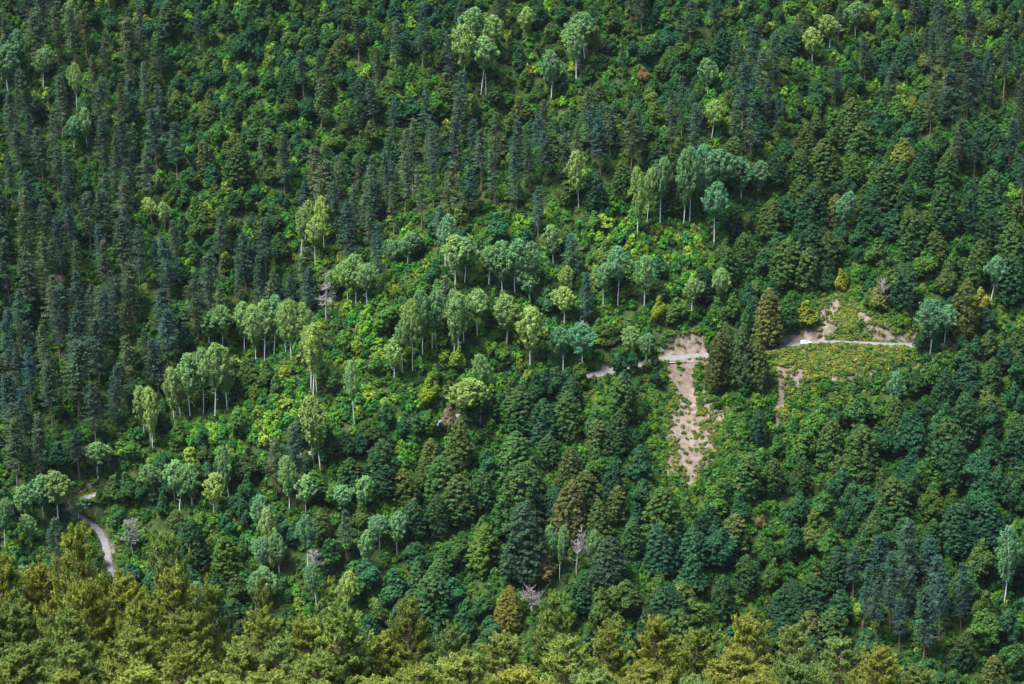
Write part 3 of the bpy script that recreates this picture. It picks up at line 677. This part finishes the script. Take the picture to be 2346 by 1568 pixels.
dens = fbm(cx/22, cy/22, 201)
ZINFO = [(nm, w, ph) for _, nm, w, ph in ZONES] + [zone_at(-999, -999)]
zid = np.full(NC, len(ZONES))
for q in range(len(ZONES)-1, -1, -1): zid[inpoly(cdx, cdy-35, ZONES[q][0])] = q
for k in range(NC):
    dx, dy = cdx[k], cdy[k]
    if not (-170 < dx < DW+170 and -60 < dy < 1760): continue
    if rd[k] < 3.6: continue
    nm, w, ph = ZINFO[zid[k]]
    ks = list(w); kd = rng.choice(ks, p=np.array(list(w.values()))/sum(w.values()))
    r0, h0, h1, asp = SPEC[kd]
    H = rng.uniform(h0, h1)
    if nm == 'upper': H *= .85
    kk = 'round' if kd == 'big' else kd
    W = None
    if kk == 'conifer': W = rng.uniform(4.6, 7.6)*(H/23)**.7
    elif kk == 'aspen': W = rng.uniform(6.5, 8.5)
    elif kk == 'lime': W = H*asp*rng.uniform(.85, 1.2)
    else: W = H*asp*rng.uniform(.8, 1.2)
    r = r0*(.8+.4*rng.uniform())*(1.0 if nm != 'upper' else .95)
    if not near_ok(cx[k], cy[k], r): continue
    if not clear_of(vis, cx[k], cy[k], cz[k], H, W):
        if kk in ('round', 'lime', 'conifer', 'aspen'):
            kk = 'shrub'; H = rng.uniform(1.8, 4.); W = H
            if not clear_of(vis, cx[k], cy[k], cz[k], H, W): continue
        else: continue
    ci = None
    if nm == 'blue': ci = 2
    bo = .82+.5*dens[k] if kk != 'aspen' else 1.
    bo *= {'open': 1.35, 'glade': 1.45, 'centre': 1.3, 'aspenland': 1.3, 'rightdark': .88, 'rightlow': .82, 'rightpine': .8, 'topleft': .85, 'upper': .92, 'pineslope': .92}.get(nm, 1.)  # stand tones; vignette-like corner dimming and a brighter centre painted into leaf colour
    colr = None
    u = rng.uniform()
    if kk == 'round' and u < .022 and nm != 'rightlow': colr = (.11*rng.uniform(.7, 1.2), .15, .026)
    if kk == 'round' and .035 < u < .075: colr = (.060, .150, .022)
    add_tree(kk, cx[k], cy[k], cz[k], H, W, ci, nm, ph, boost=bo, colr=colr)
    put(cx[k], cy[k], r)

# young growth filling the openings between the trees
NF = 16000
fx = rng.uniform(-280, 280, NF); fy = rng.uniform(592, 935, NF); fz = ground(fx, fy); fdx, fdy, _ = project(np.stack([fx, fy, fz], -1)); frd = road_near(fx, fy)[0]
fzid = np.full(NF, len(ZONES))
for q in range(len(ZONES)-1, -1, -1): fzid[inpoly(fdx, fdy-15, ZONES[q][0])] = q
for k in range(NF):
    if frd[k] < 4 or not (-80 < fdx[k] < DW+80 and -40 < fdy[k] < 1600): continue
    H = rng.uniform(3.0, 6.5); W = H*rng.uniform(.8, 1.2)
    if not near_ok(fx[k], fy[k], 1.2) or not clear_of(vis, fx[k], fy[k], fz[k], H, W): continue
    nm, w, ph = ZINFO[fzid[k]]
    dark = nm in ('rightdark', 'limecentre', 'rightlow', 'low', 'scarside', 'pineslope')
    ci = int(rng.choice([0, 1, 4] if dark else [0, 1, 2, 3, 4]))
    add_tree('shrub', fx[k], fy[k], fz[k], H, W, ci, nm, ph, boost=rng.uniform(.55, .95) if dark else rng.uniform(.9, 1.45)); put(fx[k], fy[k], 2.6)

# tufted pines of the near slope: top x, top y in the picture, height follows from the ground below
NEAR = [(5,1292),(96,1318),(172,1226),(285,1332),(385,1240),(485,1350),(600,1338),(700,1424),(785,1402),(868,1465),(940,1384),(1035,1440),(1150,1462),(1278,1384),(1400,1440),(1500,1424),(1600,1452),(1712,1422),(1820,1452),(1930,1476),(2015,1490),(2110,1538),(2240,1590)]
def sil(x): return np.interp(x, [p[0] for p in NEAR], [p[1] for p in NEAR])
nearpts = [(x, y, 164-rng.uniform(0, 8)) for x, y in NEAR]
tops = list(NEAR)
tries = 0
while len(nearpts) < 130 and tries < 9000:
    tries += 1
    x = rng.uniform(-140, DW+140); s = sil(x); y = rng.uniform(s+42, 1740)
    if any(((x-a)/125)**2+((y-b)/80)**2 < .6 for a, b in tops): continue
    tops.append((x, y)); nearpts.append((x, y, np.interp(y, [1250, 1420, 1740], [156, 148, 100])+rng.uniform(-3, 3)))
nears = []
for x, y, Y in nearpts:
    d = ray(x, y); P = d*(Y/d[1]); zt = P[2]+CAMZ; g = float(ground(P[0], P[1])[0]); H = min(max(zt-g, 6.), 27)
    W = rng.uniform(9.2, 12.2)
    while W > 5.5 and not clear_of(vis, P[0], P[1], g, H, W*.8): W -= .6
    nears.append(add_tree('near', P[0], P[1], g, H, W, None, 'near', '', lean=(0, 0)))

# ------------------------------------------------------------------ how much of each tree shows (near to far painter)
occ = np.zeros((int(DH/3)+1, int(DW/3)+1), bool)
for t in sorted(trees, key=lambda t: t['y']):
    lo = .45 if t['kind'] == 'aspen' else .3 if t['kind'] == 'conifer' else .05
    bx_, by_, f = project(np.array([t['x'], t['y'], t['z']+t['H']*lo])); tx_, ty_, _ = project(np.array([t['x'], t['y'], t['z']+t['H']]))
    cxp, cyp = bx_/3, (by_+ty_)/6; rx = max(t['W']/2/K/f/3*.9, .8); ry = max((by_-ty_)/6, .8)
    i0, i1 = int(max(cyp-ry, 0)), int(min(cyp+ry+2, occ.shape[0])); j0, j1 = int(max(cxp-rx, 0)), int(min(cxp+rx+2, occ.shape[1]))
    if i1 <= i0 or j1 <= j0: t['seen'] = 0; continue
    yy, xx = np.mgrid[i0:i1, j0:j1]; e = ((xx-cxp)/rx)**2+((yy-cyp)/ry)**2 < 1
    sub = occ[i0:i1, j0:j1]; t['seen'] = int((e & ~sub).sum()); sub |= e

INFO = dict(
 lime=('broadleaf_tree', 'broadleaf tree', 'layered broadleaf tree', 'tall broadleaf trees', 'broadleaf_woodland', 'rest of the tall broadleaf trees massed over the slope'),
 round=('bushy_tree', 'bushy tree', 'bushy rounded tree', 'bushy rounded trees', 'bushy_woodland', 'rest of the bushy rounded trees massed over the slope'),
 aspen=('aspen_tree', 'aspen tree', 'white-trunked aspen', 'white-trunked aspens', 'aspen_grove', 'rest of the aspens scattered over the slope'),
 conifer=('conifer_tree', 'conifer', 'reddish-trunked pine', 'tall narrow pines', 'conifer_woodland', 'rest of the tall narrow pines massed over the slope'),
 shrub=('leafy_shrub', 'shrub', 'leafy shrub', 'leafy shrubs', 'shrub_thicket', 'rest of the leafy shrubs covering the slope'),
 near=('tufted_pine_tree', 'pine tree', 'tufted yellowish-green pine', 'tufted pines of the near slope', 'pine_thicket', 'rest of the tufted pines'))
def place_thing(t, label, group, name, cat):
    K_ = KINDS[t['kind']][t['v']]
    e = bpy.data.objects.new(name, None); col.objects.link(e); e.empty_display_size = .5
    e.location = (t['x'], t['y'], t['z']); e.rotation_euler = (t['lean'][0], t['lean'][1], t['rot']); e.scale = (t['sx'], t['sx'], t['sz'])
    tag(e, label, cat, group)
    link('trunk', K_['trunk'], e); c = link('crown', K_['crown'], e); c['tree_color'] = t['color']
    return e
# ---- stuff: everything past the 300 of a kind that show most
def stuff_object(name, key, lst, label, both_key='both'):
    protos = bpy.data.collections.new(name+'_shapes')
    for k, K_ in enumerate(KINDS[key]):
        o = bpy.data.objects.new('%s_shape_%02d' % (name, k), K_[both_key]); protos.objects.link(o)
    n = len(lst); me = bpy.data.meshes.new(name); me.vertices.add(n)
    me.vertices.foreach_set('co', np.array([(t['x'], t['y'], t['z']) for t in lst], np.float32).ravel())
    a = me.attributes.new('variant', 'INT', 'POINT'); a.data.foreach_set('value', np.array([t['v'] for t in lst], np.int32))
    a = me.attributes.new('turn', 'FLOAT_VECTOR', 'POINT'); a.data.foreach_set('vector', np.array([(*t['lean'], t['rot']) for t in lst], np.float32).ravel())
    a = me.attributes.new('size', 'FLOAT_VECTOR', 'POINT'); a.data.foreach_set('vector', np.array([(t['sx'], t['sx'], t['sz']) for t in lst], np.float32).ravel())
    a = me.attributes.new('tree_color', 'FLOAT_COLOR', 'POINT'); a.data.foreach_set('color', np.array([t['color'] for t in lst], np.float32).ravel())
    o = link(name, me); tag(o, label, INFO[key][1] if key in INFO else 'undergrowth', None, 'stuff')
    ng = bpy.data.node_groups.new(name, 'GeometryNodeTree')
    ng.interface.new_socket('Geometry', in_out='INPUT', socket_type='NodeSocketGeometry'); ng.interface.new_socket('Geometry', in_out='OUTPUT', socket_type='NodeSocketGeometry')
    gi = ng.nodes.new('NodeGroupInput'); go = ng.nodes.new('NodeGroupOutput')
    ci = ng.nodes.new('GeometryNodeCollectionInfo'); ci.inputs['Collection'].default_value = protos; ci.inputs['Separate Children'].default_value = True; ci.inputs['Reset Children'].default_value = True
    ip = ng.nodes.new('GeometryNodeInstanceOnPoints'); ip.inputs['Pick Instance'].default_value = True
    def attr(nm, ty):
        q = ng.nodes.new('GeometryNodeInputNamedAttribute'); q.data_type = ty; q.inputs['Name'].default_value = nm; return q.outputs['Attribute']
    ng.links.new(gi.outputs[0], ip.inputs['Points']); ng.links.new(ci.outputs[0], ip.inputs['Instance'])
    ng.links.new(attr('variant', 'INT'), ip.inputs['Instance Index']); ng.links.new(attr('size', 'FLOAT_VECTOR'), ip.inputs['Scale'])
    e2r = ng.nodes.new('FunctionNodeEulerToRotation'); ng.links.new(attr('turn', 'FLOAT_VECTOR'), e2r.inputs[0]); ng.links.new(e2r.outputs[0], ip.inputs['Rotation'])
    ng.links.new(ip.outputs[0], go.inputs[0])
    md = o.modifiers.new('scatter', 'NODES'); md.node_group = ng
    return o

count = {}
NB = {k: np.array([(t['x'], t['y']) for t in trees if t['kind'] == k and t['seen'] > 12]) for k in ('aspen', 'conifer')}
for key in ('lime', 'round', 'aspen', 'conifer', 'shrub'):
    nm, cat, desc, grp, snm, slab = INFO[key]
    lst = sorted([t for t in trees if t['kind'] == key], key=lambda t: -t['seen'])
    ind = [t for t in lst[:300] if t['seen'] > 6]; rest = lst[len(ind):]
    ind = [t for t in lst if 'label' in t] + [t for t in ind if 'label' not in t]
    ind = ind[:300]; iset = set(id(t) for t in ind); rest = [t for t in lst if id(t) not in iset]
    q1, q2 = np.quantile([t['H'] for t in ind], [.3, .75]); a1, a2 = np.quantile([t['W']/t['H'] for t in ind], [.3, .75])
    for t in ind:
        if 'label' in t:
            place_thing(t, t['label'], None, nm, cat); continue
        size = 'small' if t['H'] < q1 else 'tall' if t['H'] > q2 else ''
        shape = 'slim' if t['W']/t['H'] < a1 else 'broad' if t['W']/t['H'] > a2 else ''
        side = ''
        if len(t['phrase'].split()) < 9:
            for kk2, words in (('hero', ''), ('aspen', 'beside an aspen'), ('conifer', 'beside a pine')):
                if kk2 == key or not words: continue
                near_ = NB.get(kk2)
                if near_ is not None and len(near_) and np.min((near_[:, 0]-t['x'])**2+(near_[:, 1]-t['y'])**2) < 36: side = words; break
        label = ' '.join(w for w in (size, shape, CNAME[key][t['ci']], desc, t['phrase'], side) if w)
        if len(label.split()) > 16: label = ' '.join(w for w in (size, shape, CNAME[key][t['ci']], desc, t['phrase']) if w)
        place_thing(t, label, grp+' '+t['phrase'], nm, cat)
    if rest: stuff_object(snm, key, rest, slab)
    count[key] = (len(ind), len(rest))
for t in nears:
    if t['seen'] < 3 and t['z']+t['H'] < 0: continue
    hgt = 'tall' if t['H'] > 19 else 'mid-sized' if t['H'] > 13 else 'short'
    wid = 'broad' if t['W'] > 10.2 else 'slim' if t['W'] < 9.2 else ''
    edge = 'at the outer edge of the near thicket' if t['y'] > 153 else 'in the middle of the near thicket' if t['y'] > 130 else 'deep inside the near thicket'
    place_thing(t, ' '.join(w for w in (hgt, wid, CNAME['near'][t['ci']], 'tufted pine', edge) if w), 'tufted pines '+edge, INFO['near'][0], INFO['near'][1])
print('TREES', count, len(nears))

# ------------------------------------------------------------------ undergrowth: shrubs under the trees, weeds on the banks
und = []
def scatter(key, n, cond, hs, colours, box=(-270, 270, 592, 935)):
    x = rng.uniform(box[0], box[1], n); y = rng.uniform(box[2], box[3], n); z = ground(x, y); dx, dy, _ = project(np.stack([x, y, z], -1)); D = road_near(x, y)[0]
    ok = cond(x, y, dx, dy, D)
    for k in np.nonzero(ok)[0]:
        v = int(rng.integers(len(KINDS[key]))); s = rng.uniform(*hs)/KINDS[key][v]['H']; c = colours[int(rng.integers(len(colours)))]; b = rng.normal(1, .15)
        und.append((key, dict(x=x[k], y=y[k], z=z[k], v=v, lean=(rng.normal(0, .08), rng.normal(0, .08)), rot=rng.uniform(0, 6.28), sx=s*rng.uniform(.9, 1.5), sz=s, color=(c[0]*b, c[1]*b, c[2]*b, rng.uniform(.1, .8)))))
inframe = lambda dx, dy: (dx > -80) & (dx < DW+80) & (dy > -40) & (dy < 1600)
UG = [(.034, .112, .018), (.054, .148, .018), (.024, .084, .020), (.082, .170, .018)]
scatter('shrub', 42000, lambda x, y, dx, dy, D: inframe(dx, dy) & (D > 4) & ~maskat(vis, dx, dy) & ~maskat(vis, dx, dy-16), (1.3, 3.0), UG)
YB = [(.150, .172, .020), (.115, .158, .018), (.064, .128, .018), (.155, .150, .028), (.034, .095, .018), (.09, .10, .03)]
bankm = inpoly(gx, gy, BANK); scarm = inpoly(gx, gy, SCAR); trm = inpoly(gx, gy, TRACK) | inpoly(gx, gy, TRACK2)
def soilat(x, y): return soil[np.clip(np.searchsorted(ay, y), 0, ny-1), np.clip(np.searchsorted(ax, x), 0, nx-1)]
def boxof(*polys):
    pts = [p for q in polys for p in q]; c = cast([p[0] for p in pts], [p[1] for p in pts], h_final)
    return (c[:, 0].min()-3, c[:, 0].max()+3, c[:, 1].min()-3, c[:, 1].max()+3)
bb, sb_, tb = boxof(BANK), boxof(SCAR), boxof(TRACK, TRACK2)
U = lambda x: rng.uniform(0, 1, len(x))
scatter('herb', 16000, lambda x, y, dx, dy, D: maskat(bankm, dx, dy) & (D > 2.9) & (U(x) < np.where(soilat(x, y) > .75, .06, np.where(soilat(x, y) > .35, .5, .95))), (.6, 1.5), YB, bb)
scatter('herb', 9000, lambda x, y, dx, dy, D: maskat(scarm, dx, dy) & (D > 2.9) & (U(x) < np.where(soilat(x, y) > .95, .045, np.where(soilat(x, y) > .5, .22, .7))*(.2+1.6*fbm(x/6, y/6, 61))), (.5, 1.2), YB, sb_)
dil = vis.copy()
for q in range(1, 14): dil |= np.roll(vis, q, 0)
for q in (-6, -3, 3, 6): dil |= np.roll(dil, q, 1)
dil &= ~vis
scatter('shrub', 9000, lambda x, y, dx, dy, D: maskat(dil, dx, dy) & (D > 4) & ~maskat(vis, dx, dy-13) & ~maskat(vis, dx, dy-7), (1.0, 1.9), UG+YB[:3])
scatter('herb', 110000, lambda x, y, dx, dy, D: maskat(dil, dx, dy) & (D > 3), (.6, 1.2), YB[:3]+UG)
scatter('herb', 4000, lambda x, y, dx, dy, D: maskat(trm, dx, dy) & (D > 1.75) & (U(x) < .8), (.4, .9), YB, tb)
scatter('herb', 60000, lambda x, y, dx, dy, D: inframe(dx, dy) & (D > 2.3) & (D < 4.4) & (U(x) < .8), (.3, .7), YB)
scatter('shrub', 900, lambda x, y, dx, dy, D: maskat(bankm, dx, dy) & (D > 5.5) & (fbm(x/9, y/9, 91) > .48) & (soilat(x, y) < .6), (1.2, 2.6), UG, bb)
scatter('shrub', 700, lambda x, y, dx, dy, D: maskat(scarm, dx, dy) & (D > 7.0) & (soilat(x, y) < .7) & (U(x) < .6), (1.0, 2.4), [(.028, .08, .018), (.05, .115, .018)], sb_)
stuff_object('undergrowth', 'shrub', [t for k, t in und if k == 'shrub'], 'dense green undergrowth covering the forest floor')['category'] = 'undergrowth'
stuff_object('weeds', 'herb', [t for k, t in und if k == 'herb'], 'yellow-green weeds growing on the road banks and scar')

# ------------------------------------------------------------------ dead trees
def place_bare(px_, top, name, label, cat, wide=1.0, drop=0.0, rust=False, pole=False):
    p = cast([px_[0]], [px_[1]], h_final)[0]; dist = p[1]*cp-(p[2]-CAMZ)*sp
    H = (px_[1]-top)*K*dist/math.cos(PITCH)
    c, t, h, r = make_bare(H, wide, drop) if not pole else make_pole(H)
    e = bpy.data.objects.new(name, None); col.objects.link(e); e.location = p; e.rotation_euler = (0, 0, rng.uniform(0, 6.28)); tag(e, label, cat)
    V, Qd, mt, _, _ = t[0]; nT = 9*6; nq = 8*6
    link('trunk', build_mesh('bare_trunk', [(V[:nT], Qd[:nq], mt, None, None)], True), e)
    link('branches', build_mesh('bare_branches', [(V[nT:], Qd[nq:]-nT, mt, None, None)], True), e)
    return e
def make_pole(H):
    line = trunk_line(H, .3, 9); out = [(line, np.linspace(.26, .12, 9), 6)]
    for k in range(9):
        zz = H*rng.uniform(.4, 1); a = rng.uniform(0, 6.28); b = np.array([*at_h(line, zz), zz]); e = b+np.array([math.cos(a), math.sin(a), .3])*rng.uniform(.4, 1.1)
        out.append((np.array([b, (b+e)/2, e]), np.array([.06, .04, .02]), 4))
    return [], [tubes(out, M_dead)], H, 1.
place_bare((748,742), 622, 'dead_tree', 'grey dead tree with drooping bare limbs above the aspen stand', 'dead tree', .8, .75)
place_bare((1321,1322), 1202, 'dead_tree', 'pale upright dead tree with fine bare twigs between two aspens', 'dead tree', .75, -.2)
place_bare((306,1275), 1182, 'dead_tree', 'leafless grey tree beside the lower track', 'dead tree', 1.25)
place_bare((1222,1402), 1345, 'dead_tree', 'low sprawling grey dead tree just behind the foreground pines', 'dead tree', 1.9)
place_bare((722,1330), 1252, 'dead_tree', 'bare grey tree with tangled twigs above the foreground pines', 'dead tree', 1.3)
place_bare((594,1310), 1248, 'dead_tree', 'thin bare tree with few branches above the foreground pines', 'dead tree', .6)
place_bare((1114,250), 172, 'dead_tree', 'broken bare trunk standing in the upper forest', 'dead tree', pole=True)
place_bare((1342,800), 736, 'dead_tree', 'bare pale branches rising among the grey-green aspens', 'dead tree', 1.0)
place_bare((2016,712), 640, 'dead_tree', 'bare grey tree on the slope above the car road', 'dead tree', 1.1)
place_bare((388,800), 745, 'dead_tree', 'bare brown dead tree on the edge of the ravine', 'dead tree', 1.2, .3)
place_bare((945,1200), 1165, 'dead_tree', 'small bare tree among the tall layered broadleaf trees', 'dead tree', 1.5)
# broken pine top in the near thicket
d_ = ray(1300, 1478); P_ = d_*(150/d_[1]); g_ = float(ground(P_[0], P_[1])[0]); H_ = P_[2]+CAMZ-g_
c_, t_, _, _ = make_bare(H_, .8)
e_ = bpy.data.objects.new('dead_pine_tree', None); col.objects.link(e_); e_.location = (P_[0], P_[1], g_); tag(e_, 'bare broken pine rising out of the near thicket', 'dead tree')
V_, Q_, m_, _, _ = t_[0]
link('trunk', build_mesh('bare_trunk', [(V_[:54], Q_[:48], M_bark_pine, None, None)], True), e_)
link('branches', build_mesh('bare_branches', [(V_[54:], Q_[48:]-54, M_bark_pine, None, None)], True), e_)

# fallen log lying across the head of the scar
fl = cast([1533, 1578], [834, 832], h_final); fl[:, 2] += .35
lv, lq = tube(np.array([fl[0], (fl[0]*.5+fl[1]*.5)+np.array([0, 0, .15]), fl[1]]), np.array([.22, .19, .12]), 6)
flc = fl.mean(0); lo_ = link('fallen_log', build_mesh('fallen_log', [(lv-flc, lq, M_dead, None, None)], True)); lo_.location = flc
tag(lo_, 'thin fallen trunk lying across the bare scar below the road', 'log')

# ------------------------------------------------------------------ car on the road
def plain(name, c, rough=.4, metal=0., coat=0.):
    m, N, L, bs, out = new_mat(name); bs.inputs['Base Color'].default_value = (*c, 1); bs.inputs['Roughness'].default_value = rough; bs.inputs['Metallic'].default_value = metal
    bs.inputs['Coat Weight'].default_value = coat; return m
M_paint = plain('silver_paint', (.72, .73, .76), .3, .05, .5); M_glass = plain('car_glass', (.02, .025, .03), .08); M_tyre = plain('tyre', (.02, .02, .02), .9)
M_rim = plain('rim', (.6, .6, .62), .3, .7); M_lamp = plain('lamp', (.8, .8, .78), .1); M_red = plain('tail_lamp', (.35, .02, .02), .2); M_plastic = plain('bumper_plastic', (.04, .04, .045), .6)
k_ = int(np.argmin(np.abs(project(road)[0]-1850)+1e6*(project(road)[1] > 900)))
car = bpy.data.objects.new('car', None); col.objects.link(car)
dirv = road[k_-2]-road[k_+2]; dirv = dirv if dirv[0] > 0 else -dirv
car.location = road[k_]+np.array([0, 0, .03]); car.rotation_euler = (0, -math.atan2(dirv[2], np.hypot(*dirv[:2])), math.atan2(dirv[1], dirv[0]))
tag(car, 'silver-white estate car driving on the gravel road', 'car')
def loft(stations):   # x, half width low, half width high, z low, z high
    V = []
    for x, w0, w1, z0, z1 in stations:
        r = min(.09, (z1-z0)*.3)
        V += [(x, -w0+.05, z0), (x, -w0, z0+r), (x, -w1, z1-r), (x, -w1+.1, z1), (x, w1-.1, z1), (x, w1, z1-r), (x, w0, z0+r), (x, w0-.05, z0)]
    n = len(stations); ii = np.arange(n*8).reshape(n, 8); jj = np.roll(ii, -1, 1)
    Q = np.stack([ii[:-1], jj[:-1], jj[1:], ii[1:]], -1).reshape(-1, 4)
    caps = np.array([[0, 1, 2, 3], [0, 3, 4, 7], [4, 5, 6, 7]]); Q = np.vstack([Q, caps, caps[:, ::-1]+(n-1)*8])
    return np.array(V), Q
b1 = loft([(-2.2, .72, .74, .42, .88), (-2.12, .83, .80, .26, 1.0), (-1.3, .87, .84, .2, 1.02), (.4, .87, .84, .2, .98), (1.2, .87, .82, .2, .92), (1.95, .84, .76, .24, .8), (2.15, .74, .68, .36, .68)])
b2 = loft([(-2.1, .78, .70, .96, 1.0), (-1.85, .79, .62, .96, 1.42), (-1.3, .8, .64, .98, 1.5), (-.2, .8, .65, .98, 1.52), (.3, .8, .63, .96, 1.47), (1.0, .78, .72, .9, .97)])
link('body', build_mesh('car_body', [(*b1, M_paint, None, None), (*b2, M_paint, None, None)]), car)
def quad(name, pts, mat, parent=car): return link(name, build_mesh(name, [(np.array(pts, float), np.array([[0, 1, 2, 3]]), mat, None, None)]), parent)
for s_ in (-1, 1):
    for x0, x1, x2, x3 in ((-1.7, -.95, -.95, -1.62), (-.88, -.02, -.02, -.88), (.05, .72, .32, .05)):
        quad('side_window', [(x0, s_*.815, 1.06), (x1, s_*.815, 1.06), (x2, s_*.70, 1.39), (x3, s_*.70, 1.39)], M_glass)
    for xw in (-1.33, 1.32):
        an = np.arange(14)/14*2*math.pi
        prof = [(.0, .2), (.2, .2), (.2, .0)]
        tv = []
        for rr, yy in ((.18, .0), (.31, .0), (.33, .04), (.33, .17), (.31, .21), (.18, .21)):
            tv.append(np.stack([rr*np.cos(an), np.full(14, yy*s_), rr*np.sin(an)], -1))
        ii = np.arange(6*14).reshape(6, 14); jj = np.roll(ii, -1, 1)
        wheel = bpy.data.objects.new('wheel', build_mesh('tyre', [(np.concatenate(tv), np.stack([ii[:-1], jj[:-1], jj[1:], ii[1:]], -1).reshape(-1, 4), M_tyre, None, None)], True))
        col.objects.link(wheel); wheel.parent = car; wheel.location = (xw, s_*.68, .33)
        rv = np.concatenate([np.stack([.19*np.cos(an), np.full(14, .17*s_), .19*np.sin(an)], -1), np.stack([.05*np.cos(an), np.full(14, .2*s_), .05*np.sin(an)], -1)])
        ii = np.arange(28).reshape(2, 14); jj = np.roll(ii, -1, 1)
        link('rim', build_mesh('rim', [(rv, np.stack([ii[:-1], jj[:-1], jj[1:], ii[1:]], -1).reshape(-1, 4), M_rim, None, None)]), wheel)
    quad('headlight', [(2.165, s_*.38, .58), (2.13, s_*.68, .56), (2.05, s_*.72, .72), (2.12, s_*.4, .70)], M_lamp)
    quad('tail_light', [(-2.21, s_*.55, .7), (-2.17, s_*.78, .7), (-2.16, s_*.78, .94), (-2.2, s_*.55, .94)], M_red)
    mv, mq = loft([(.78, .06, .05, 1.0, 1.13), (.9, .05, .04, 1.01, 1.1)]); mo = link('side_mirror', build_mesh('side_mirror', [(mv, mq, M_paint, None, None)]), car); mo.location = (0, s_*.9, 0)
quad('windscreen', [(.98, -.66, .99), (.98, .66, .99), (.36, .57, 1.455), (.36, -.57, 1.455)], M_glass)
quad('rear_window', [(-2.09, -.62, 1.06), (-2.09, .62, 1.06), (-1.9, .54, 1.38), (-1.9, -.54, 1.38)], M_glass)
bv, bq = loft([(-2.26, .7, .7, .3, .5), (-2.1, .86, .86, .24, .5)]); link('bumper', build_mesh('bumper', [(bv, bq, M_plastic, None, None)]), car)
bv, bq = loft([(2.0, .86, .86, .24, .44), (2.2, .7, .7, .3, .44)]); link('bumper', build_mesh('bumper', [(bv, bq, M_plastic, None, None)]), car)

# ------------------------------------------------------------------ thin valley haze
hm = bpy.data.materials.new('haze'); hm.use_nodes = True; hn = hm.node_tree.nodes; hl = hm.node_tree.links
hn.remove(hn['Principled BSDF']); pv = hn.new('ShaderNodeVolumePrincipled')
pv.inputs['Color'].default_value = (.74, .86, 1.0, 1); pv.inputs['Density'].default_value = .000011; pv.inputs['Anisotropy'].default_value = .2
hl.new(pv.outputs[0], hn['Material Output'].inputs['Volume'])
zlo = float(GZ.min())-3; zhi = float(GZ.max())+60; X0, X1, Y0, Y1 = ax[0]-5, ax[-1]+5, ay[0]-5, ay[-1]+5
hv = np.array([(x, y, z) for z in (zlo, zhi) for y in (Y0, Y1) for x in (X0, X1)], float)
hq = np.array([[0, 2, 3, 1], [4, 5, 7, 6], [0, 1, 5, 4], [2, 6, 7, 3], [0, 4, 6, 2], [1, 3, 7, 5]])
hz_o = link('haze', build_mesh('haze', [(hv, hq, hm, None, None)])); tag(hz_o, 'thin bluish haze filling the valley', 'haze', None, 'stuff')
